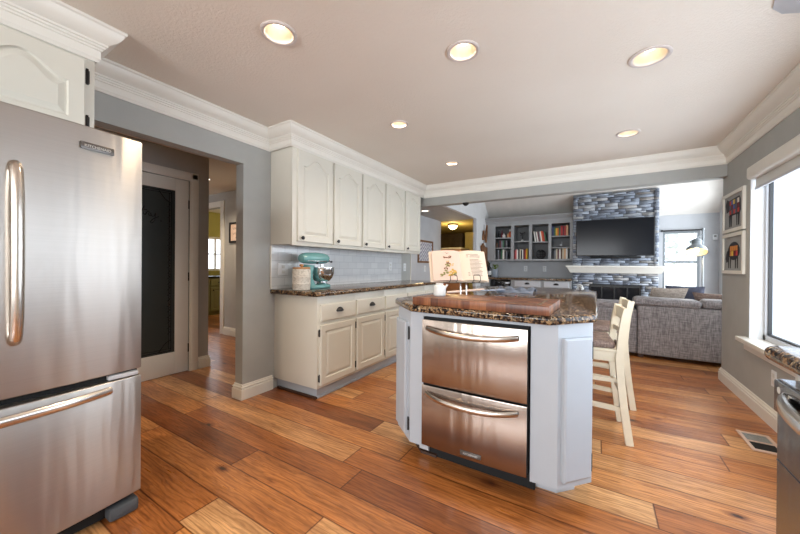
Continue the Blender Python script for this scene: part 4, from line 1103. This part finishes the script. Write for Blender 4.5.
# TV
t = thing('television', 'large black flat television mounted on the stone fireplace', 'television', (.24, 6.7, 1.33))
obj('bezel', B().box(-.325, 6.655, 1.328, .803, 6.69, 1.965, .006), 'black_metal', t)
obj('screen', B().box(-.312, 6.652, 1.342, .790, 6.656, 1.952), 'tv_screen', t)
obj('wall_bracket', B().box(.0, 6.69, 1.5, .5, 6.716, 1.8), 'black_metal', t)
t = thing('soundbar', 'slim black soundbar below the television', 'speaker', (.26, 6.69, 1.285))
obj('cabinet', B().box(-.105, 6.65, 1.285, .625, 6.715, 1.322, .008), 'black_metal', t)
obj('grille', B().box(-.09, 6.646, 1.291, .61, 6.651, 1.316, .001), 'black_matte', t)
# flowers on side table
t = thing('side_table', 'small round side table by the fireplace mostly hidden behind the island', 'table', (-.24, 6.15, 0))
obj('table_top', B().lathe([(0, .56), (.2, .56), (.205, .57), (.2, .58), (0, .58)], (-.24, 6.15, 0), 32), 'dark_wood', t)
obj('pedestal', B().lathe([(0, 0.001), (.14, .001), (.14, .015), (.03, .03), (.02, .3), (.03, .56), (0, .56)], (-.24, 6.15, 0), 24), 'dark_wood', t)
t = thing('flower_vase', 'small white blossoms in a vase in front of the stone fireplace', 'vase', (-.24, 6.15, .58))
obj('vase', B().lathe([(0, .581), (.03, .581), (.045, .62), (.035, .67), (.022, .70), (.028, .72)], (-.24, 6.15, 0), 24), 'pot_grey', t)
b = B()
for i in range(9): b.sphere((-.24+random.uniform(-.05, .05), 6.15+random.uniform(-.05, .05), .79+random.uniform(-.04, .04)), .026, 1)
obj('blossoms', b, 'ceramic_white', t)

# ================================================================== BOOKCASE (wall unit)
KY, KB = 6.85, 7.298
kx = [(-1.80, -1.488), (-1.43, -1.146), (-1.09, -.796), (-.744, -.432)]
t = thing('bookcase', 'grey built-in wall bookcase with four open bays beside the fireplace', 'bookcase', (-1.18, KY, 1.245))
s_ = KY/6.75
def xs(x): return x*s_
def zs(z): return 1.13+(z-1.13)*s_
kx = [(xs(a), xs(c)) for a, c in kx]; ZB, ZT = zs(1.283), zs(1.957)
b = B(); L0, L1 = -2.028, -.39
b.box(L0, KY, ZB-.035, L1, KB, ZB-.001, .002)
b.box(L0, KY, ZT, L1, KY+.02, ZT+.09)
ed = [L0]+[v for p in kx for v in p]+[L1]
for i in range(0, len(ed), 2): b.box(ed[i], KY, ZB-.001, ed[i+1], KY+.02, ZT)
for i in range(0, len(ed), 2):
    m_ = (ed[i]+ed[i+1])/2; b.box(m_-.01, KY+.02, ZB, m_+.01, KB, ZT)
b.box(L0, KY+.02, ZT-.0, L1, KB, ZT+.02)
obj('face_frame', b, 'cabinet_grey', t)
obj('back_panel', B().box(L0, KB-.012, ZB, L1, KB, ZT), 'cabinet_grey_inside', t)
obj('cornice', B().sweep([(L0, KY), (L1, KY)], [(0, 0), (.07, 0), (.07, -.02), (.05, -.035), (.03, -.07), (.02, -.08), (.02, -.10), (0, -.10)], ZT+.17, 1).box(L0, KY, ZT+.07, L1, KY+.03, ZT+.17), 'cabinet_grey', t, smooth=25)
sh = {0: [zs(1.723), zs(1.52)], 1: [zs(1.641)], 2: [zs(1.62)], 3: [zs(1.721), zs(1.506)]}
for i, zz in sh.items():
    for z in zz: obj('shelf', B().box(kx[i][0]-.02, KY+.006, z-.02, kx[i][1]+.02, KB-.013, z, .002), 'cabinet_grey', t)
CN = {'red': (170, 40, 40), 'maroon': (96, 28, 40), 'white': (228, 224, 215), 'cream': (196, 184, 160), 'black': (26, 26, 30), 'orange': (206, 92, 40), 'yellow': (214, 170, 40), 'blue': (48, 58, 100), 'green': (56, 100, 72), 'grey': (110, 112, 118), 'brown': (96, 64, 42), 'pink': (220, 150, 150), 'tan': (205, 160, 120)}
for k_, v in CN.items(): plain('book_'+k_, srgb(*v), .55, var=.06, scale=30)
def books(i, z, seq, x0, place, grp, lean=0, hmin=.17):
    x = kx[i][0]+x0; y = KY+.05
    for j, (c, w_, h_) in enumerate(seq):
        t = thing('book', '', 'book', (x+w_/2, y, z+.0005), 0, grp)
        near = '' 
        if j > 0: near = ', right of a %s one' % seq[j-1][0]
        else: near = ', leftmost of its row'
        t['label'] = '%s %s book %s%s' % ('leaning' if lean else 'upright', c, place, near)
        Mx = Matrix.Translation((x, y, z+.001+abs(math.sin(lean))*w_*0)) @ Matrix.Rotation(lean, 4, 'Y')
        if lean: Mx = Matrix.Translation((x, y, z+.001)) @ Matrix.Rotation(-lean, 4, 'Y') @ Matrix.Translation((0, 0, 0))
        obj('cover', B().box(0, 0, 0, .002, .15, h_, 0, Mx).box(w_-.002, 0, 0, w_, .15, h_, 0, Mx).box(0, -.003, 0, w_, 0, h_, .001, Mx), 'book_'+c, t)
        obj('page_block', B().box(.002, .001, .003, w_-.002, .146, h_-.004, 0, Mx), 'page_cream', t)
        x += w_/math.cos(lean)+.0015
bk_ = books
bk_(0, zs(1.52), [('brown', .03, .10), ('black', .035, .15), ('maroon', .03, .15), ('grey', .03, .16), ('green', .028, .15), ('black', .035, .14), ('grey', .03, .15)], .008, 'on the middle shelf of the left bay', 'books on the middle shelf of the left bay')
bk_(0, ZB, [('black', .03, .19), ('grey', .03, .2), ('black', .035, .18), ('green', .03, .19), ('white', .035, .2), ('black', .03, .17), ('grey', .028, .18)], .008, 'on the bottom of the left bay', 'books at the bottom of the left bay')
bk_(1, ZB, [('red', .02, .18), ('pink', .022, .2), ('white', .022, .19), ('black', .026, .2), ('cream', .024, .2), ('black', .022, .18), ('white', .02, .19), ('maroon', .032, .2), ('orange', .02, .19), ('yellow', .026, .21)], .008, 'at the bottom of the second bay', 'books at the bottom of the second bay')
bk_(2, zs(1.62), [('white', .02, .21), ('grey', .02, .19), ('white', .022, .2), ('maroon', .022, .2), ('grey', .02, .19), ('white', .02, .2), ('orange', .026, .21), ('red', .02, .2), ('green', .026, .2)], .05, 'on the shelf of the third bay', 'books leaning in the third bay', math.radians(9))
bk_(3, zs(1.721), [('blue', .03, .19), ('green', .03, .16), ('yellow', .03, .15), ('orange', .02, .15), ('green', .03, .17), ('red', .036, .19), ('maroon', .024, .19), ('red', .03, .18), ('tan', .034, .2)], .006, 'on the top shelf of the right bay', 'books on the top shelf of the right bay')
bk_(3, ZB, [('black', .034, .15), ('grey', .03, .18), ('cream', .026, .2), ('maroon', .024, .17), ('white', .03, .2), ('brown', .022, .18), ('cream', .03, .2), ('tan', .03, .2), ('white', .03, .2)], .01, 'at the bottom of the right bay', 'books at the bottom of the right bay')
# ornaments
z = zs(1.723); yy = KY+.11
def bottle(x, zb, h_, r, mat, lab, nm='ornamental_bottle', cat='bottle'):
    t = thing(nm, lab, cat, (x, yy, zb))
    obj('bottle_body', B().lathe([(0, zb+.0005), (r, zb+.001), (r, zb+h_*.55), (r*.4, zb+h_*.72), (r*.36, zb+h_*.95)], (x, yy, 0), 20), mat, t)
    obj('stopper', B().lathe([(0, zb+h_*.95), (r*.45, zb+h_*.95), (r*.4, zb+h_), (0, zb+h_)], (x, yy, 0), 16), 'chrome', t)
x0 = kx[0][0]
bottle(x0+.05, z, .16, .026, 'black_gloss', 'dark glass bottle at the left of the top shelf of the left bay')
bottle(x0+.11, z, .17, .022, 'book_maroon', 'dark red bottle on the top shelf of the left bay')
bottle(x0+.15, z, .10, .036, 'ceramic_white', 'squat white bottle in the middle of the left bay top shelf')
bottle(x0+.235, z, .11, .024, 'book_tan', 'short tan bottle beside the orange figurine')
t = thing('figurine', 'orange figurine with a white head on the top shelf of the left bay', 'figurine', (x0+.275, yy, z))
obj('figure_body', B().lathe([(0, z+.0005), (.03, z+.001), (.026, z+.05), (.022, z+.10), (.012, z+.13), (0, z+.135)], (x0+.275, yy, 0), 16), 'book_orange', t)
obj('figure_head', B().sphere((x0+.275, yy, z+.155), .024, 2), 'ceramic_white', t)
# sculpture bay 2
z = zs(1.641); x0 = (kx[1][0]+kx[1][1])/2
t = thing('tabletop_sculpture', 'dark branching metal sculpture on a pale base in the second bay', 'sculpture', (x0, yy, z))
obj('pedestal', B().lathe([(0, z+.0005), (.03, z+.001), (.028, z+.02), (.01, z+.04), (0, z+.04)], (x0, yy, 0), 16), 'ceramic_white', t)
b = B().tube([(x0, yy, z+.035), (x0, yy, z+.14)], .008, 8)
b.tube([(x0-.05, yy, z+.185), (x0-.03, yy, z+.16), (x0+.03, yy, z+.17), (x0+.05, yy, z+.19)], .012, 8); b.tube([(x0, yy, z+.14), (x0, yy, z+.165)], .01, 8); b.tube([(x0-.04, yy, z+.12), (x0, yy, z+.14), (x0+.03, yy, z+.125)], .006, 6)
obj('branches', b, 'black_metal', t)
# woven ball bay 3
x0 = (kx[2][0]+kx[2][1])/2; zc = ZB+.095
b = B()
for i in range(9):
    a = PI*i/9; b.tube([(x0+.09*math.cos(q_)*math.cos(a), yy+.09*math.cos(q_)*math.sin(a), zc+.09*math.sin(q_)) for q_ in [2*PI*k_/20 for k_ in range(21)]], .004, 5)
for i in (-.6, 0, .6): b.tube([(x0+.09*math.cos(i)*math.cos(q_), yy+.09*math.cos(i)*math.sin(q_), zc+.09*math.sin(i)) for q_ in [2*PI*k_/24 for k_ in range(25)]], .004, 5)
single('wire_ball', b, 'black_metal', 'dark openwork wire ball at the bottom of the third bay', 'ornament', (x0, yy, ZB))
# bay 4 middle
x0 = (kx[3][0]+kx[3][1])/2; z = zs(1.506)
t = thing('sailboat_ornament', 'slim pale sailboat ornament on a dark base, middle shelf of the right bay', 'ornament', (x0, yy, z))
obj('hull', B().tube([(x0-.09, yy, z+.012), (x0-.04, yy, z+.010), (x0+.04, yy, z+.010), (x0+.09, yy, z+.012)], [.004, .009, .009, .004], 8), 'black_metal', t)
obj('mast', B().tube([(x0+.015, yy, z+.018), (x0+.015, yy, z+.11)], .004, 6), 'cabinet_silver', t)
obj('sail', B().prism([(x0-.02, yy-.002), (x0+.012, yy-.002), (x0+.012, yy+.002), (x0-.02, yy+.002)], z+.03, z+.06), 'cabinet_silver', t)
# lower built-in
t = thing('media_cabinet', 'light grey built-in base cabinets with drawers under the bookcase', 'cabinet', (-1.2, 6.6, 0))
obj('body', B().box(-2.028, 6.5, .08, -.392, 7.298, .715).box(-2.028, 6.5, .715, -1.84, 7.298, .879).box(-1.43, 6.5, .715, -.392, 7.298, .879).box(-1.84, 6.9, .715, -1.43, 7.298, .879).box(-2.028, 6.55, .001, -.392, 7.298, .08), 'cabinet_grey', t)
for a, e in ((-1.355, -.895), (-.84, -.42)):
    dr = obj('drawer', slab(B(), mapY(6.5), a, .75, e, .865), 'cabinet_silver', t); cup_pull(dr, mapY(6.48), (a+e)/2, .80)
    for a2, e2 in ((a, (a+e)/2-.004), ((a+e)/2+.004, e)):
        dr = obj('door', panel_door(B(), mapY(6.5), a2, .10, e2, .725, 0, .045), 'cabinet_silver', t); knob(dr, ((e2-.03) if a2 == a else a2+.03, 6.48, .69), (0, -1, 0))
obj('door', panel_door(B(), mapY(6.5), -1.84, .10, -1.43, .70, 0, .05), 'cabinet_silver', t)
single('media_box', B().box(-1.82, 6.53, .7155, -1.45, 6.88, .86, .006), 'black_gloss', 'black media player in the open niche at left of the drawers', 'media player', (-1.63, 6.7, .716))
single('built_in_countertop', B().box(-2.028, 6.45, .8795, -.392, 7.298, .915, .006), 'granite', 'dark granite counter top under the grey bookcase', 'countertop', (-1.2, 6.87, .88))
# plant, bottles on that counter
t = thing('potted_plant', 'small green plant in a square grey pot at the left end of the far counter', 'plant', (-1.83, 6.9, .915))
obj('pot', B().box(-1.875, 6.86, .9155, -1.79, 6.94, 1.075, .006), 'pot_grey', t)
b = B()
for i in range(26):
    a = random.uniform(0, 2*PI); r = random.uniform(.02, .07); z = 1.09+random.uniform(0, .09)
    c0 = Vector((-1.832+r*math.cos(a), 6.9+r*math.sin(a)*.6, z)); d_ = Vector((math.cos(a), math.sin(a), .7)).normalized()*.035; e_ = Vector((-math.sin(a), math.cos(a), 0))*.013
    b.quad(c0-d_, c0-e_, c0+d_, c0+e_)
    b.tube([(-1.832, 6.9, 1.07), c0], .0015, 4)
obj('foliage', b, 'leaf', t, smooth=0)
t = thing('wine_bottle', 'dark bottle standing left of the small plant', 'bottle', (-1.95, 6.88, .915))
obj('bottle_body', B().lathe([(0, .9155), (.037, .916), (.038, .92), (.038, 1.08), (.030, 1.11), (.015, 1.14), (.014, 1.2), (.016, 1.205), (0, 1.21)], (-1.95, 6.88, 0), 24), 'black_gloss', t)
obj('bottle_label', B().lathe([(.0386, .95), (.0386, 1.03)], (-1.95, 6.88, 0), 24, cap=False), 'ceramic_white', t)
# driftwood wall piece on the white wall
t = thing('driftwood_wall_art', 'tall brown driftwood sculpture hanging on the white wall left of the bookcase', 'wall art', (-2.0, 6.7, .75))
def plank(pts, x=-2.02, th=.03): 
    return B().prism([(y, z) for y, z in pts], 0, th, .006, Matrix(((0, 0, 1, x), (1, 0, 0, .06), (0, 1, 0, -.05), (0, 0, 0, 1))))
obj('wood_slab', plank([(6.40, 1.60), (6.52, 1.66), (6.62, 1.60), (6.75, 1.57), (6.86, 1.62), (6.97, 1.66), (6.90, 1.50), (6.86, 1.34), (6.80, 1.22), (6.74, 1.10), (6.66, 1.20), (6.60, 1.24), (6.52, 1.36), (6.44, 1.44)]), 'driftwood', t)
obj('wood_strip', plank([(6.68, 1.68), (6.74, 1.68), (6.80, 1.85), (6.83, 2.02), (6.80, 2.09), (6.76, 1.98), (6.71, 1.84)]), 'driftwood', t)
obj('wood_strip', plank([(6.50, 1.72), (6.56, 1.72), (6.60, 1.80), (6.58, 1.93), (6.54, 1.90), (6.50, 1.80)]), 'driftwood', t)
obj('wood_strip', plank([(6.82, 1.72), (6.86, 1.74), (6.90, 1.95), (6.90, 2.10), (6.86, 2.0)]), 'driftwood', t)
obj('wood_strip', plank([(6.86, 1.30), (6.96, 1.26), (7.02, 1.05), (7.0, .86), (6.94, .90), (6.90, 1.1)]), 'dark_brown', t)
obj('hanging_wire', B().tube([(-2.025, 6.70, 1.2), (-2.022, 6.70, 2.0)], .004, 6), 'black_metal', t)

# ================================================================== SOFA
t = thing('sectional_sofa', 'grey woven sectional sofa seen from behind', 'sofa', (.85, 5.4, 0))
sf = 'sofa_fabric'
SY = 5.03
obj('back_panel', B().box(.445, SY, .045, 1.70, SY+.24, .655, .02, seg=3), sf, t)
obj('back_panel', B().box(-.25, SY+.03, .045, .44, SY+.26, .60, .02, seg=3), sf, t)
def cush(x0, x1, z0, z1, y0, y1):
    b = B(); b.box(x0, y0, z0, x1, y1, z1, .045, seg=5)
    for v in b.bm.verts: v.co.z += .008*math.sin(v.co.x*17)+.006*math.sin(v.co.x*41)
    return b
obj('back_cushion', cush(.40, 1.05, .655, .758, SY-.015, SY+.26), sf, t)
obj('back_cushion', cush(1.055, 1.70, .655, .758, SY-.015, SY+.26), sf, t)
obj('back_cushion', cush(-.24, .375, .58, .695, SY+.04, SY+.28), sf, t)
obj('seat_cushion', cush(-.20, .70, .30, .44, SY+.26, 5.95), sf, t)
obj('seat_cushion', cush(.705, 1.68, .30, .44, SY+.26, 5.95), sf, t)
obj('seat_base', B().box(-.24, SY+.24, .045, 1.70, 5.94, .30, .01), sf, t)
obj('foot', B().box(-.18, SY+.08, .001, -.12, SY+.14, .05), 'dark_wood', t)
for x in (.45, 1.62): obj('foot', B().box(x, SY+.06, .001, x+.06, SY+.12, .05), 'dark_wood', t)
def pillow(x, y, z, w_, h_, ang, tilt, mat, label):
    b = B(); n = 14; g1 = []; g2 = []
    Mx = Matrix.Translation((x, y, z)) @ Matrix.Rotation(ang, 4, 'Z') @ Matrix.Rotation(tilt, 4, 'X')
    for j in range(n+1):
        for i in range(n+1):
            u, v = i/n*2-1, j/n*2-1; th = .055*((1-u*u)*(1-v*v))**.4
            px, pz = u*w_/2*(1-.06*v*v*0)*(1-.07*(1-abs(v))*abs(u)**3), v*h_/2*(1-.07*(1-abs(u))*abs(v)**3)
            g1.append(b.bm.verts.new(Mx @ Vector((px, -th, pz)))); g2.append(b.bm.verts.new(Mx @ Vector((px, th, pz))))
    for j in range(n):
        for i in range(n):
            a = j*(n+1)+i
            b.bm.faces.new((g1[a], g1[a+1], g1[a+n+2], g1[a+n+1])); b.bm.faces.new((g2[a], g2[a+n+1], g2[a+n+2], g2[a+1]))
    bmesh.ops.remove_doubles(b.bm, verts=b.bm.verts[:], dist=1e-5); bmesh.ops.recalc_face_normals(b.bm, faces=b.bm.faces[:])
    return single('throw_pillow', b, mat, label, 'pillow', (x, y, z-h_/2), 'pillows on the sofa', 60)
pillow(.78, 5.46, .70, .40, .40, .25, .5, 'pillow_tan', 'tan throw pillow on the sofa, left of the three by the window')
pillow(1.01, 5.72, .73, .40, .38, -.2, .55, 'pillow_dark', 'dark blue grey throw pillow in the middle of the sofa pile')
pillow(1.28, 5.50, .67, .42, .36, -.5, .6, 'cushion_fabric', 'flat grey brown throw pillow at the right of the sofa pile')

# ================================================================== FLOOR LAMP
lx, ly_ = 1.245, 5.98
t = thing('floor_lamp', 'floor lamp with grey industrial metal shade in front of the far window', 'lamp', (lx, ly_, 0))
obj('lamp_base', B().lathe([(0, .001), (.14, .001), (.14, .02), (.02, .03), (0, .03)], (lx, ly_, 0), 28), 'shade_grey', t)
obj('pole', B().tube([(lx, ly_, .02), (lx, ly_, 1.66)], .011, 10).sphere((lx, ly_, 1.67), .018, 2), 'shade_grey', t)
sx_, sy_, sz_ = 1.155, 5.86, 1.345
tl = Matrix.Translation((sx_, sy_, sz_)) @ Matrix.Rotation(math.radians(6), 4, 'Y') @ Matrix.Rotation(math.radians(-26), 4, 'X') @ Matrix.Diagonal((.86, .86, 1.05, 1))
b = B().lathe([(.140, 0), (.137, .004), (.122, .05), (.085, .085), (.066, .10), (.062, .15), (.066, .152), (.066, .16), (.05, .185), (.03, .192), (0, .193), (0, .18), (.055, .15), (.06, .10), (.08, .08), (.115, .047), (.134, .002)], (0, 0, 0), 36, cap=False, mat=tl)
shd = obj('lamp_shade', b, 'shade_grey', t)
obj('shade_lining', B().lathe([(.133, .004), (.114, .045), (.078, .078), (.0, .08)], (0, 0, 0), 36, cap=False, mat=tl), 'lamp_inside', shd)
obj('bulb', B().sphere((0, 0, .035), .035, 2, mat=tl), 'warm_glow', t)
obj('shade_yoke', B().tube([tl @ Vector((-.075, 0, .13)), tl @ Vector((-.08, 0, .16)), tl @ Vector((.0, 0, .215)), tl @ Vector((.08, 0, .16)), tl @ Vector((.075, 0, .13))], .006, 8).tube([tl @ Vector((0, 0, .21)), (lx, ly_, 1.60)], .008, 8), 'shade_grey', t)
l = bpy.data.lights.new('lamp_bulb', 'SPOT'); l.energy = 6; l.color = (1, .85, .6); l.spot_size = math.radians(130); l.shadow_soft_size = .04
o = bpy.data.objects.new('lamp_bulb', l); COL.objects.link(o); o.location = tl @ Vector((0, 0, -.01))
